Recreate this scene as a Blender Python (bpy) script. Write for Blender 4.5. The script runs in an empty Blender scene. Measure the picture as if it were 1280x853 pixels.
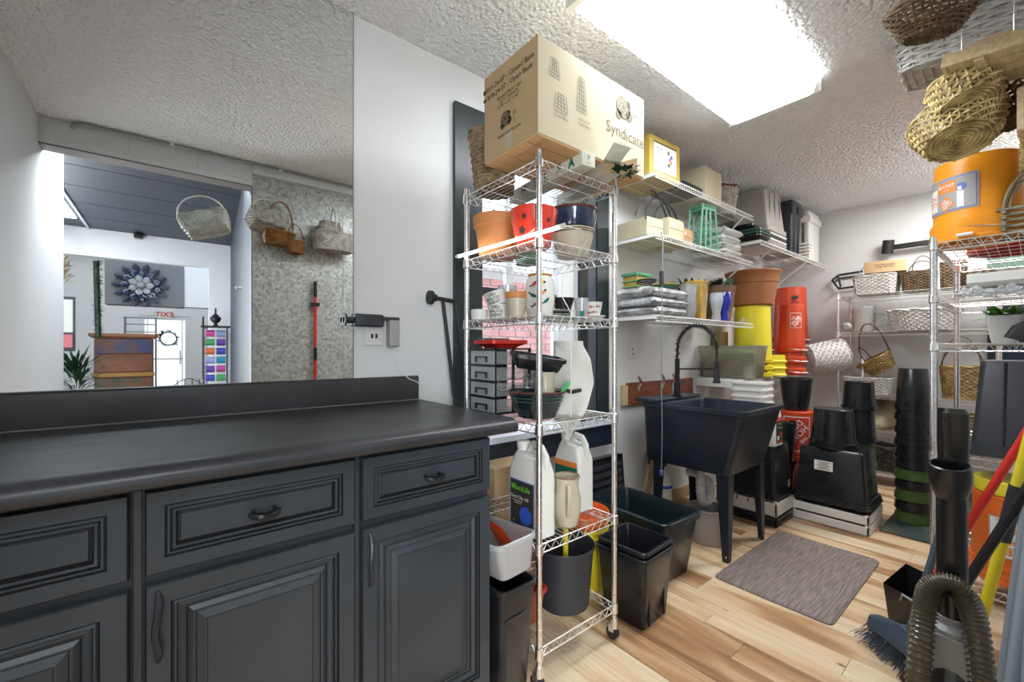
import bpy, math, random
from mathutils import Vector, Matrix, Euler
random.seed(7)
S = bpy.context.scene
COL = S.collection
R = math.radians
PI = math.pi

# ---------------------------------------------------------------- camera
cam = bpy.data.cameras.new('camera'); co = bpy.data.objects.new('camera', cam); COL.objects.link(co)
co.location = (0, 0, 1.125)
co.rotation_euler = (R(90), 0, R(-38.778))
cam.sensor_width = 36; cam.lens = 529/1280*36
cam.shift_y = 10.5/1280
cam.clip_start = 0.02; cam.clip_end = 100
S.camera = co
# ---------------------------------------------------------------- exposure
S.view_settings.view_transform = 'Standard'; S.view_settings.look = 'None'
S.view_settings.gamma = 1; S.view_settings.use_curve_mapping = False
S.view_settings.exposure = 1.58
# ---------------------------------------------------------------- world (overcast daylight)
W = bpy.data.worlds.new('world'); S.world = W; W.use_nodes = True
bg = W.node_tree.nodes['Background']; bg.inputs[0].default_value = (0.80, 0.90, 1.0, 1); bg.inputs[1].default_value = 2.2
# ---------------------------------------------------------------- lamps
def area(name, loc, size, power, rot=(0, 0, 0), col=(1, 1, 1)):
    l = bpy.data.lights.new(name, 'AREA'); l.shape = 'RECTANGLE'; l.size = size[0]; l.size_y = size[1]
    l.energy = power; l.color = col
    o = bpy.data.objects.new(name, l); COL.objects.link(o); o.location = loc; o.rotation_euler = rot
    return o
area('lintel_hidden_fill', (-.07, -.66, 2.585), (.95, .55), 17, col=(.92, .965, 1))  # added fill hidden behind the lintel, brightens the room from the camera side
area('passage_side_fill', (-1.75, -3.15, 1.35), (1.5, 2.0), 62, rot=(R(97), 0, R(-32)), col=(.90, .96, 1))  # added upright fill outside the mirror view, lifts counter and ceiling; no window here
area('passage_top_fill', (-2.0, -2.0, 2.57), (1.2, 1.6), 25, col=(.95, .97, 1))  # extra unseen fill over the passage, kept left of the mirror view
area('shop_lamp', (0, -6.6, 3.1), (3.5, 3), 20, col=(.9, .95, 1))
area('far_end_fill', (4.15, 0.25, 2.42), (0.6, 0.5), 11, col=(1, .97, .93))  # added fill to brighten the far end, no fixture belongs to it

# ================================================================= materials
def pm(name, col, rough=.5, metal=0., noise=None, bump=None, emit=None, spec=None, col2=None, coat=0, stretch=None, alpha=None, sss=0):
    m = bpy.data.materials.new(name); m.use_nodes = True
    nt = m.node_tree; b = nt.nodes['Principled BSDF']
    b.inputs['Base Color'].default_value = (*col, 1); b.inputs['Roughness'].default_value = rough
    b.inputs['Metallic'].default_value = metal
    if spec is not None: b.inputs['Specular IOR Level'].default_value = spec
    if coat: b.inputs['Coat Weight'].default_value = coat; b.inputs['Coat Roughness'].default_value = .08
    if emit: b.inputs['Emission Color'].default_value = (*emit[:3], 1); b.inputs['Emission Strength'].default_value = emit[3]
    tc = nt.nodes.new('ShaderNodeTexCoord'); src = tc.outputs['Object']
    if stretch:
        mp = nt.nodes.new('ShaderNodeMapping'); mp.inputs['Scale'].default_value = stretch
        nt.links.new(src, mp.inputs[0]); src = mp.outputs[0]
    if noise:
        n = nt.nodes.new('ShaderNodeTexNoise'); n.inputs['Scale'].default_value = noise[0]; n.inputs['Detail'].default_value = 5
        nt.links.new(src, n.inputs['Vector'])
        r = nt.nodes.new('ShaderNodeValToRGB'); c2 = col2 or tuple(x*(1-noise[1]) for x in col)
        r.color_ramp.elements[0].position = .38; r.color_ramp.elements[1].position = .62
        r.color_ramp.elements[0].color = (*c2, 1); r.color_ramp.elements[1].color = (*col, 1)
        nt.links.new(n.outputs[0], r.inputs[0]); nt.links.new(r.outputs[0], b.inputs['Base Color'])
    if bump:
        n = nt.nodes.new('ShaderNodeTexNoise'); n.inputs['Scale'].default_value = bump[0]; n.inputs['Detail'].default_value = 3
        nt.links.new(src, n.inputs['Vector'])
        bp = nt.nodes.new('ShaderNodeBump'); bp.inputs['Strength'].default_value = bump[1]; bp.inputs['Distance'].default_value = bump[2] if len(bump) > 2 else .01
        nt.links.new(n.outputs[0], bp.inputs['Height']); nt.links.new(bp.outputs[0], b.inputs['Normal'])
    return m

def clear(name, col=(1, 1, 1), tint=.15, rough=.05, diff=None):
    """thin transparent sheet: transparent + a little gloss (+ optional milky diffuse share)"""
    m = bpy.data.materials.new(name); m.use_nodes = True; nt = m.node_tree; N = nt.nodes
    for n in list(N): N.remove(n)
    out = N.new('ShaderNodeOutputMaterial'); t = N.new('ShaderNodeBsdfTransparent'); g = N.new('ShaderNodeBsdfGlossy')
    t.inputs[0].default_value = (*col, 1); g.inputs['Roughness'].default_value = rough
    f = N.new('ShaderNodeLayerWeight'); f.inputs[0].default_value = .25
    mx = N.new('ShaderNodeMixShader'); ma = N.new('ShaderNodeMath'); ma.operation = 'MULTIPLY_ADD'
    ma.inputs[1].default_value = .6; ma.inputs[2].default_value = tint*.3
    nt.links.new(f.outputs['Fresnel'], ma.inputs[0]); nt.links.new(ma.outputs[0], mx.inputs[0])
    nt.links.new(t.outputs[0], mx.inputs[1]); nt.links.new(g.outputs[0], mx.inputs[2])
    last = mx
    if diff:
        d = N.new('ShaderNodeBsdfDiffuse'); d.inputs[0].default_value = (*diff[:3], 1)
        m2 = N.new('ShaderNodeMixShader'); m2.inputs[0].default_value = diff[3]
        nt.links.new(mx.outputs[0], m2.inputs[1]); nt.links.new(d.outputs[0], m2.inputs[2]); last = m2
    nt.links.new(last.outputs[0], out.inputs[0])
    return m

M = {}
M['wall'] = pm('wall_paint', (.72, .73, .74), .55, noise=(3, .03), bump=(30, .15, .004))
M['wall_white'] = pm('white_wall', (.72, .73, .74), .6)
M['cab'] = pm('cabinet_slate_paint', (.037, .048, .060), .42, noise=(7, .22), bump=(60, .08, .002))
M['glaze'] = pm('cabinet_dark_glaze', (.012, .012, .013), .5)
M['chrome'] = pm('chrome', (.90, .90, .90), .27, 1, noise=(40, .12))
M['chromed'] = pm('dull_wire', (.84, .84, .83), .34, 1)
M['blackp'] = pm('black_plastic', (.015, .017, .021), .26, noise=(9, .25), bump=(25, .08, .004))
M['blackm'] = pm('black_matte', (.014, .014, .015), .55)
M['sink'] = pm('sink_black', (.016, .024, .040), .36, noise=(6, .35), bump=(20, .06, .004))
M['totep'] = pm('tote_green_black', (.012, .022, .028), .25)
M['darkgrey'] = pm('dark_grey_plastic', (.030, .034, .042), .45)
M['grey'] = pm('grey_plastic', (.36, .36, .35), .45)
M['greyd'] = pm('warm_grey_tote', (.42, .40, .375), .5)
M['whitep'] = pm('white_plastic', (.74, .74, .70), .4)
M['whitewire'] = pm('white_wire', (.80, .80, .77), .4)
M['orange'] = pm('orange_bucket', (.82, .16, .02), .38, noise=(3, .12))
M['orange2'] = pm('amber_bucket', (.90, .34, .015), .35)
M['redor'] = pm('deep_orange_bucket', (.62, .065, .018), .38, noise=(3, .15))
M['red'] = pm('red_plastic', (.55, .02, .015), .35)
M['redglaze'] = pm('red_glaze', (.66, .04, .018), .15, coat=.5)
M['yellow'] = pm('yellow_plastic', (.80, .68, .03), .4)
M['terra'] = pm('terracotta', (.60, .24, .075), .6, noise=(8, .15))
M['terrad'] = pm('terracotta_plastic', (.34, .125, .045), .55)
M['cream'] = pm('cream_ceramic', (.60, .55, .42), .3, noise=(12, .12))
M['bluegl'] = pm('blue_glaze', (.025, .045, .11), .12, noise=(22, .6), coat=.6, bump=(12, .5, .01))
M['brownrim'] = pm('brown_rim', (.12, .04, .02), .25)
M['cobalt'] = pm('cobalt_glass', (.01, .02, .30), .08, coat=.6)
M['amberg'] = pm('amber_glass', (.62, .40, .06), .08, noise=(6, .4), coat=.6)
M['copper'] = pm('copper_enamel', (.32, .20, .14), .25, .3, noise=(3, .3))
M['card'] = pm('cardboard', (.53, .37, .20), .75, noise=(4, .08))
M['card_pale'] = pm('pale_cardboard', (.58, .52, .36), .7, noise=(5, .05))
M['card_in'] = pm('cardboard_flap', (.66, .40, .19), .75, noise=(30, .15), stretch=(1, 9, 1))
M['boxwhite'] = pm('white_board', (.66, .66, .56), .6, noise=(8, .08))
M['ochre'] = pm('ochre_print', (.52, .36, .07), .6)
M['ink'] = pm('black_ink', (.03, .028, .022), .6)
M['inkgrey'] = pm('faint_ink', (.20, .17, .12), .7)
M['inkgreen'] = pm('green_ink', (.01, .16, .13), .6)
M['inkwhite'] = pm('white_print', (.80, .80, .78), .5)
M['inkor'] = pm('orange_print', (.80, .25, .03), .5)
M['inkblue'] = pm('blue_print', (.10, .16, .45), .5)
M['inkgr'] = pm('lime_print', (.12, .50, .04), .5)
M['inkred'] = pm('red_print', (.70, .05, .02), .5)
M['inkyel'] = pm('yellow_print', (.85, .62, .03), .5)
M['green'] = pm('green_crate_plastic', (.10, .34, .20), .45)
M['greend'] = pm('dark_green_plastic', (.02, .075, .055), .35)
M['olive'] = pm('olive_pot', (.060, .115, .025), .5)
M['leaf'] = pm('leaf_green', (.10, .34, .03), .45, noise=(20, .4))
M['leafd'] = pm('dark_leaf', (.012, .045, .020), .5)
M['paper'] = pm('paper_towel', (.74, .73, .68), .85, bump=(140, .25, .003))
M['bag'] = pm('white_plastic_bag', (.66, .68, .66), .35, bump=(9, .9, .03))
M['bagprint'] = pm('printed_bag', (.70, .72, .74), .3, noise=(14, .6), col2=(.30, .30, .30), bump=(14, .8, .02))
M['bubble'] = clear('bubble_wrap', (1, 1, 1), .6, .1, (.75, .8, .85, .35))
M['w_white'] = pm('white_wicker', (.64, .635, .61), .6, noise=(30, .22))
M['w_wash'] = pm('whitewashed_wicker', (.55, .50, .44), .7, noise=(26, .45))
M['w_sage'] = pm('pale_sage_wicker', (.64, .66, .58), .65, noise=(20, .3))
M['w_brown'] = pm('brown_wicker', (.16, .095, .045), .6, noise=(28, .55))
M['w_gold'] = pm('golden_wicker', (.46, .31, .12), .55, noise=(24, .5))
M['w_yellow'] = pm('straw_wicker', (.72, .58, .26), .5, noise=(16, .45), col2=(.30, .20, .08))
M['w_tan'] = pm('tan_wicker', (.34, .23, .13), .65, noise=(28, .4))
M['w_grey'] = pm('dark_grey_wicker', (.09, .085, .08), .65, noise=(24, .5))
M['w_twig'] = pm('grey_green_twig', (.30, .28, .19), .5, noise=(30, .35))
M['w_orange'] = pm('orange_brown_wicker', (.36, .16, .045), .55, noise=(26, .5))
M['pine'] = pm('pine', (.62, .47, .27), .6, noise=(14, .25), stretch=(1, 6, 6))
M['redwood'] = pm('red_stained_board', (.26, .075, .035), .45, noise=(6, .35), stretch=(1, 5, 5))
M['darkframe'] = pm('dark_teal_frame', (.022, .032, .036), .35, noise=(5, .25))
M['passceil'] = pm('passage_ceiling_paint', (.012, .018, .028), .5)
M['passwall'] = pm('passage_wall_paint', (.022, .030, .042), .5, noise=(5, .3))
M['smoky'] = clear('smoky_clear_plastic', (.30, .30, .30), .5, .1, (.05, .05, .055, .45))
M['navy'] = pm('navy_paint', (.012, .022, .040), .35)
M['slate'] = pm('slate_blue_paint', (.075, .09, .115), .5, noise=(5, .3))
M['steelblue'] = pm('sill_painted_reflection', (.55, .62, .72), .25)  # sill is black; its pale reflections are painted in as base colour
M['rubber'] = pm('rubber', (.02, .02, .022), .6)
M['pipe'] = pm('copper_pipe', (.35, .17, .10), .35, .8)
M['brass'] = pm('brass', (.6, .45, .2), .3, 1)
M['broomblue'] = pm('blue_grey_plastic', (.045, .068, .10), .45)
M['bristle'] = pm('grey_blue_bristle', (.05, .07, .10), .6)
M['hose'] = pm('smoky_hose', (.10, .085, .055), .22, coat=.5)
M['vacgrey'] = pm('vacuum_grey', (.30, .31, .32), .35)
M['redpole'] = pm('red_pole', (.66, .03, .02), .3)
M['greypipe'] = pm('grey_pipe', (.22, .26, .30), .4)
M['conduit'] = pm('conduit_grey', (.28, .28, .28), .4, .3)
M['glass'] = clear('glass', (.97, .99, 1), .25)
M['clearp'] = clear('clear_plastic', (.93, .95, .96), .5, .12, (.6, .62, .62, .22))
M['milky'] = clear('milky_plastic', (.85, .87, .88), .5, .2, (.70, .72, .74, .42))
M['milkytan'] = clear('milky_tan_plastic', (.85, .83, .75), .5, .2, (.62, .60, .48, .22))
M['straw'] = pm('straw_filling', (.50, .38, .20), .8, noise=(26, .5), bump=(40, .8, .02))
M['lampskin'] = pm('lamp_diffuser', (.85, .85, .85), .4, emit=(.93, .965, 1, 6.5))
M['lampside'] = pm('lamp_side_lens', (.85, .85, .85), .4, emit=(.95, .97, 1, .22))
M['lampskin2'] = pm('led_tube', (1, .97, .9), .4, emit=(1, .96, .88, 4))
M['lampskin3'] = pm('panel_lamp', (1, 1, 1), .4, emit=(.9, .95, 1, 1.6))
M['daydoor'] = pm('daylight_panel', (.8, .85, .9), .4, emit=(.85, .92, 1, .30))
M['pink'] = pm('pink_print', (.62, .16, .18), .5)
M['hideblue'] = pm('violet_blue_print', (.03, .09, .50), .5)

def pot_label(): pass

# popcorn ceiling
def ceiling_mat():
    m = pm('popcorn_ceiling', (.90, .905, .91), .9); nt = m.node_tree; b = nt.nodes['Principled BSDF']
    tc = nt.nodes.new('ShaderNodeTexCoord')
    v = nt.nodes.new('ShaderNodeTexVoronoi'); v.inputs['Scale'].default_value = 62
    n = nt.nodes.new('ShaderNodeTexNoise'); n.inputs['Scale'].default_value = 48; n.inputs['Detail'].default_value = 5
    ad = nt.nodes.new('ShaderNodeMath'); ad.operation = 'SUBTRACT'
    nt.links.new(tc.outputs['Object'], v.inputs['Vector']); nt.links.new(tc.outputs['Object'], n.inputs['Vector'])
    nt.links.new(n.outputs[0], ad.inputs[0]); nt.links.new(v.outputs['Distance'], ad.inputs[1])
    bp = nt.nodes.new('ShaderNodeBump'); bp.inputs['Strength'].default_value = 1.0; bp.inputs['Distance'].default_value = .014
    nt.links.new(ad.outputs[0], bp.inputs['Height']); nt.links.new(bp.outputs[0], b.inputs['Normal'])
    return m
M['popcorn'] = ceiling_mat()

# hickory planks: tone per plank + grain streaks + knots
def plank_mat():
    m = pm('hickory_plank', (.6, .4, .25), .38); nt = m.node_tree; N = nt.nodes; L = nt.links; b = N['Principled BSDF']
    oi = N.new('ShaderNodeObjectInfo'); geo = N.new('ShaderNodeNewGeometry')
    vm = N.new('ShaderNodeVectorMath'); vm.operation = 'MULTIPLY_ADD'
    cb = N.new('ShaderNodeCombineXYZ')
    mu = N.new('ShaderNodeMath'); mu.operation = 'MULTIPLY'; mu.inputs[1].default_value = 37
    L.new(oi.outputs['Random'], mu.inputs[0]); L.new(mu.outputs[0], cb.inputs[0]); L.new(mu.outputs[0], cb.inputs[1])
    vm.inputs[1].default_value = (1, 1, 1)
    L.new(geo.outputs['Position'], vm.inputs[0]); L.new(cb.outputs[0], vm.inputs[2])
    mp = N.new('ShaderNodeMapping'); mp.inputs['Scale'].default_value = (7, 1.1, 7); L.new(vm.outputs[0], mp.inputs[0])
    n1 = N.new('ShaderNodeTexNoise'); n1.inputs['Scale'].default_value = 1.2; n1.inputs['Detail'].default_value = 3; n1.inputs['Distortion'].default_value = .6
    L.new(mp.outputs[0], n1.inputs['Vector'])
    mp2 = N.new('ShaderNodeMapping'); mp2.inputs['Scale'].default_value = (60, 3, 60); L.new(vm.outputs[0], mp2.inputs[0])
    n2 = N.new('ShaderNodeTexNoise'); n2.inputs['Scale'].default_value = 1; n2.inputs['Detail'].default_value = 4; L.new(mp2.outputs[0], n2.inputs['Vector'])
    sh = N.new('ShaderNodeMath'); sh.operation = 'MULTIPLY_ADD'; sh.inputs[1].default_value = .27; 
    L.new(oi.outputs['Random'], sh.inputs[0]); L.new(n1.outputs[0], sh.inputs[2])
    r = N.new('ShaderNodeValToRGB'); e = r.color_ramp.elements
    e[0].position = .44; e[0].color = (.80, .65, .46, 1); e[1].position = .62; e[1].color = (.74, .54, .34, 1)
    x = r.color_ramp.elements.new(.74); x.color = (.50, .29, .145, 1)
    x = r.color_ramp.elements.new(.86); x.color = (.29, .15, .07, 1)
    L.new(sh.outputs[0], r.inputs[0])
    mx = N.new('ShaderNodeMixRGB'); mx.blend_type = 'MULTIPLY'; mx.inputs[0].default_value = .35
    r2 = N.new('ShaderNodeValToRGB'); r2.color_ramp.elements[0].position = .35; r2.color_ramp.elements[0].color = (.62, .5, .4, 1); r2.color_ramp.elements[1].position = .6
    L.new(n2.outputs[0], r2.inputs[0]); L.new(r.outputs[0], mx.inputs[1]); L.new(r2.outputs[0], mx.inputs[2])
    # knots
    v = N.new('ShaderNodeTexVoronoi'); v.inputs['Scale'].default_value = 3.1
    mp3 = N.new('ShaderNodeMapping'); mp3.inputs['Scale'].default_value = (2.2, 1, 1); L.new(vm.outputs[0], mp3.inputs[0]); L.new(mp3.outputs[0], v.inputs['Vector'])
    r3 = N.new('ShaderNodeValToRGB'); r3.color_ramp.elements[0].position = .02; r3.color_ramp.elements[0].color = (.22, .12, .07, 1); r3.color_ramp.elements[1].position = .075; r3.color_ramp.elements[1].color = (1, 1, 1, 1)
    L.new(v.outputs['Distance'], r3.inputs[0])
    m3 = N.new('ShaderNodeMixRGB'); m3.blend_type = 'MULTIPLY'; m3.inputs[0].default_value = 1
    L.new(mx.outputs[0], m3.inputs[1]); L.new(r3.outputs[0], m3.inputs[2]); L.new(m3.outputs[0], b.inputs['Base Color'])
    return m
M['plank'] = plank_mat()

def laminate():
    m = pm('charcoal_laminate', (.034, .036, .041), .30, noise=(5, .35), stretch=(1, 2.4, 1)); nt = m.node_tree; b = nt.nodes['Principled BSDF']
    n = nt.nodes.new('ShaderNodeTexNoise'); n.inputs['Scale'].default_value = 9; n.inputs['Detail'].default_value = 6
    r = nt.nodes.new('ShaderNodeMapRange'); r.inputs[3].default_value = .30; r.inputs[4].default_value = .46
    nt.links.new(n.outputs[0], r.inputs[0]); nt.links.new(r.outputs[0], b.inputs['Roughness'])
    return m
M['laminate'] = laminate()

def galv():
    m = pm('galvanised_sheet', (.5, .52, .5), .42, .35); nt = m.node_tree; b = nt.nodes['Principled BSDF']
    tc = nt.nodes.new('ShaderNodeTexCoord'); v = nt.nodes.new('ShaderNodeTexVoronoi'); v.inputs['Scale'].default_value = 55
    nt.links.new(tc.outputs['Object'], v.inputs['Vector'])
    r = nt.nodes.new('ShaderNodeValToRGB'); r.color_ramp.elements[0].color = (.27, .28, .255, 1); r.color_ramp.elements[1].color = (.62, .64, .61, 1)
    bw = nt.nodes.new('ShaderNodeRGBToBW'); nt.links.new(v.outputs['Color'], bw.inputs[0]); nt.links.new(bw.outputs[0], r.inputs[0])
    nt.links.new(r.outputs[0], b.inputs['Base Color'])
    return m
M['galv'] = galv()
M['mat'] = pm('woven_mat', (.30, .245, .225), .7, noise=(1.5, .45), stretch=(6, 95, 1), bump=(3, .3, .004))
M['brick'] = pm('red_brick', (.46, .22, .20), .85, noise=(5, .25))
M['mortar'] = pm('mortar', (.5, .46, .44), .9)
M['mirror'] = pm('mirror_silver', (.86, .88, .89), .006, 1)

# ================================================================= mesh builder
class MB:
    def __init__(s): s.v = []; s.f = []
    def add(s, vs, fs):
        n = len(s.v); s.v += [tuple(p) for p in vs]; s.f += [tuple(i+n for i in f) for f in fs]; return s
    def box(s, x0, x1, y0, y1, z0, z1, rot=None, c=None):
        vs = [Vector(p) for p in ((x0,y0,z0),(x1,y0,z0),(x1,y1,z0),(x0,y1,z0),(x0,y0,z1),(x1,y0,z1),(x1,y1,z1),(x0,y1,z1))]
        if rot is not None:
            cc = Vector(c) if c else Vector(((x0+x1)/2, (y0+y1)/2, (z0+z1)/2)); m = Euler(rot).to_matrix()
            vs = [m @ (p-cc) + cc for p in vs]
        return s.add(vs, [(0,3,2,1),(4,5,6,7),(0,1,5,4),(1,2,6,5),(2,3,7,6),(3,0,4,7)])
    def rbox(s, x0, x1, y0, y1, z0, z1, b=.004):
        cx, cy = (x0+x1)/2, (y0+y1)/2; hx, hy = (x1-x0)/2, (y1-y0)/2
        return s.loft([(z0, hx-b, hy-b, b*.6), (z0+b, hx, hy, b), (z1-b, hx, hy, b), (z1, hx-b, hy-b, b*.6)], (cx, cy), n=2)
    def ring(s, z, hx, hy, rc, n, c):
        rc = max(min(rc, hx, hy), 1e-5); out = []
        for k, (sx, sy) in enumerate(((1,1),(-1,1),(-1,-1),(1,-1))):
            for i in range(n+1):
                a = PI/2*(k + i/n)
                out.append((c[0]+sx*(hx-rc)+rc*math.cos(a), c[1]+sy*(hy-rc)+rc*math.sin(a), z))
        return out
    def loft(s, secs, c=(0, 0), n=4, cap0=True, cap1=True):
        """secs: (z, half_x, half_y, corner_radius[, dx, dy])"""
        n0 = len(s.v); m = 4*(n+1)
        for q in secs:
            cc = (c[0]+(q[4] if len(q) > 4 else 0), c[1]+(q[5] if len(q) > 5 else 0))
            s.v += s.ring(q[0], q[1], q[2], q[3], n, cc)
        for j in range(len(secs)-1):
            for i in range(m):
                a = n0+j*m+i; b = n0+j*m+(i+1) % m
                s.f.append((a, b, b+m, a+m))
        if cap0: s.f.append(tuple(n0+i for i in range(m))[::-1])
        if cap1: s.f.append(tuple(n0+(len(secs)-1)*m+i for i in range(m)))
        return s
    def lathe(s, prof, c=(0, 0), seg=32, cap0=True, cap1=False):
        n0 = len(s.v)
        for r, z in prof:
            for i in range(seg):
                a = 2*PI*i/seg; s.v.append((c[0]+r*math.cos(a), c[1]+r*math.sin(a), z))
        for j in range(len(prof)-1):
            for i in range(seg):
                a = n0+j*seg+i; b = n0+j*seg+(i+1) % seg; s.f.append((a, b, b+seg, a+seg))
        if cap0: s.f.append(tuple(n0+i for i in range(seg))[::-1])
        if cap1: s.f.append(tuple(n0+(len(prof)-1)*seg+i for i in range(seg)))
        return s
    def tube(s, pts, r, seg=6, closed=False, caps=True, flat=1.):
        P = [Vector(p) for p in pts]; n = len(P); n0 = len(s.v)
        if n < 2: return s
        T = []
        for i in range(n):
            a = P[(i-1) % n] if (closed or i > 0) else P[i]; b = P[(i+1) % n] if (closed or i < n-1) else P[i]
            t = (b-a); T.append(t.normalized() if t.length > 1e-9 else Vector((0, 0, 1)))
        up = Vector((0, 0, 1)) if abs(T[0].z) < .9 else Vector((1, 0, 0))
        nrm = (up - T[0]*up.dot(T[0])).normalized()
        for i in range(n):
            nrm = (nrm - T[i]*nrm.dot(T[i]))
            nrm = nrm.normalized() if nrm.length > 1e-6 else T[i].orthogonal().normalized()
            bn = T[i].cross(nrm); rr = r[i] if isinstance(r, (list, tuple)) else r
            for k in range(seg):
                a = 2*PI*k/seg; s.v.append(tuple(P[i] + nrm*math.cos(a)*rr + bn*math.sin(a)*rr*flat))
        for i in range(n if closed else n-1):
            for k in range(seg):
                a = n0+i*seg+k; b = n0+i*seg+(k+1) % seg; a2 = n0+((i+1) % n)*seg+k; b2 = n0+((i+1) % n)*seg+(k+1) % seg
                s.f.append((a, b, b2, a2))
        if caps and not closed:
            s.f.append(tuple(n0+k for k in range(seg))[::-1]); s.f.append(tuple(n0+(n-1)*seg+k for k in range(seg)))
        return s
    def cyl(s, a, b, r, seg=12, r2=None): return s.tube([a, b], [r, r if r2 is None else r2], seg)
    def prism(s, poly, fm, t):
        """poly list of 2d points, fm maps (x, y, depth) to a point; thickness t"""
        n = len(poly); vs = [fm(x, y, 0) for x, y in poly] + [fm(x, y, t) for x, y in poly]
        return s.add(vs, [tuple(range(n)), tuple(range(n, 2*n))[::-1]] + [(i, i+n, (i+1) % n+n, (i+1) % n) for i in range(n)])
    def sph(s, c, r, seg=12, rings=8, sc=(1, 1, 1)):
        prof = [(max(math.sin(PI*j/rings), 1e-4)*r, -math.cos(PI*j/rings)*r) for j in range(rings+1)]
        m = MB().lathe(prof, seg=seg, cap0=False)
        return s.add([(c[0]+x*sc[0], c[1]+y*sc[1], c[2]+z*sc[2]) for x, y, z in m.v], m.f)
    def xf(s, mat, i0=0):
        for i in range(i0, len(s.v)): s.v[i] = tuple(mat @ Vector(s.v[i]))
        return s
    def obj(s, name, mat, parent=None, label=None, kind=None, loc=None, ang=35):
        me = bpy.data.meshes.new(name); me.from_pydata(s.v, [], s.f); me.update()
        me.polygons.foreach_set('use_smooth', [True]*len(me.polygons))
        try: me.set_sharp_from_angle(angle=R(ang))
        except Exception: pass
        me.materials.append(M[mat] if isinstance(mat, str) else mat)
        o = bpy.data.objects.new(name, me); COL.objects.link(o)
        if parent is not None: o.parent = parent
        if loc: o.location = loc
        if label: o['label'] = label
        if kind: o['kind'] = kind
        return o

def T(name, label, cat, loc=(0, 0, 0), rz=0, group=None, rot=None):
    o = bpy.data.objects.new(name, None); COL.objects.link(o); o.empty_display_size = .05
    o.location = loc; o.rotation_euler = rot if rot else (0, 0, rz); o['label'] = label; o['category'] = cat
    if group: o['group'] = group
    return o
def tag(o, label, cat, group=None):
    o['label'] = label; o['category'] = cat
    if group: o['group'] = group
    return o
def kids(o): return [c for c in bpy.data.objects if c.parent == o]
def dup(o, loc, label, rz=None, rot=None, parent=None):
    c = o.copy(); COL.objects.link(c)
    if parent is None:
        c.location = loc
        if rz is not None: c.rotation_euler = (0, 0, rz)
        if rot is not None: c.rotation_euler = rot
        if label: c['label'] = label
    else: c.parent = parent
    for k in kids(o): dup(k, None, None, parent=c)
    return c
def struct(name, mb, mat, parent=None, ang=35):
    o = mb.obj(name, mat, parent, ang=ang)
    if parent is None: o['kind'] = 'structure'
    return o

# lettering ------------------------------------------------------------
def glyphs(text, size, align='CENTER', bold=0):
    cu = bpy.data.curves.new('t', 'FONT'); cu.body = text; cu.size = size; cu.align_x = align; cu.align_y = 'CENTER'
    cu.resolution_u = 2; cu.offset = bold
    o = bpy.data.objects.new('t', cu); me = bpy.data.meshes.new_from_object(o)
    vs = [(v.co.x, v.co.y) for v in me.vertices]; fs = [tuple(p.vertices) for p in me.polygons]
    bpy.data.objects.remove(o); bpy.data.curves.remove(cu); bpy.data.meshes.remove(me)
    return vs, fs
def fXm(x, yc, zc, rot=0, k=.0012):      # on a face looking towards -X
    c, s_ = math.cos(rot), math.sin(rot)
    return lambda a, b, d=0: (x-k-d, yc-(a*c-b*s_), zc+(a*s_+b*c))
def fYm(xc, y, zc, rot=0, k=.0012):      # on a face looking towards -Y
    c, s_ = math.cos(rot), math.sin(rot)
    return lambda a, b, d=0: (xc+(a*c-b*s_), y-k-d, zc+(a*s_+b*c))
def fcone(rf, a0, z0, rot=0, c=(0, 0), k=.0012):   # round a vessel; rf(z) radius
    cs, sn = math.cos(rot), math.sin(rot)
    def g(a, b, d=0):
        x = a*cs-b*sn; z = z0+a*sn+b*cs; r = rf(z)+k+d; t = a0+x/rf(z)
        return (c[0]+r*math.cos(t), c[1]+r*math.sin(t), z)
    return g
def write(parent, text, size, mat, fm, name='lettering', align='CENTER', bold=0, label=None):
    vs, fs = glyphs(text, size, align, bold); mb = MB(); mb.add([fm(x, y) for x, y in vs], fs)
    return mb.obj(name, mat, parent, label)
def patch(parent, w, h, mat, fm, name='label_panel', n=10, k=0, label=None, poly=None):
    mb = MB()
    if poly: mb.add([fm(x, y, k) for x, y in poly], [tuple(range(len(poly)))])
    else:
        for i in range(n+1):
            x = -w/2+w*i/n; mb.v += [fm(x, -h/2, k), fm(x, h/2, k)]
        mb.f += [(2*i, 2*i+2, 2*i+3, 2*i+1) for i in range(n)]
    return mb.obj(name, mat, parent, label)
def disc2(cx, cy, r, n=14, sy=1): return [(cx+r*math.cos(2*PI*i/n), cy+sy*r*math.sin(2*PI*i/n)) for i in range(n)]

# wicker ---------------------------------------------------------------
def perim(hx, hy, rc, N):
    """N evenly spread points (x, y, nx, ny) round a rounded rectangle"""
    rc = min(rc, hx, hy); seg = []
    L = [2*(hy-rc), PI/2*rc, 2*(hx-rc), PI/2*rc]*2; tot = sum(L); out = []
    cs = [(hx-rc, hy-rc), (-(hx-rc), hy-rc), (-(hx-rc), -(hy-rc)), (hx-rc, -(hy-rc))]
    for i in range(N):
        d = tot*i/N; k = 0
        while d > L[k] and k < 7: d -= L[k]; k += 1
        side = k//2
        if k % 2 == 0:
            a = PI/2*side; nx, ny = math.cos(a), math.sin(a); c = cs[(side-1) % 4]
            out.append((c[0]+nx*rc-ny*d, c[1]+ny*rc+nx*d, nx, ny))
        else:
            a = PI/2*side + (d/rc if rc > 1e-6 else 0); c = cs[side]; nx, ny = math.cos(a), math.sin(a)
            out.append((c[0]+nx*rc, c[1]+ny*rc, nx, ny))
    return out
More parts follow.
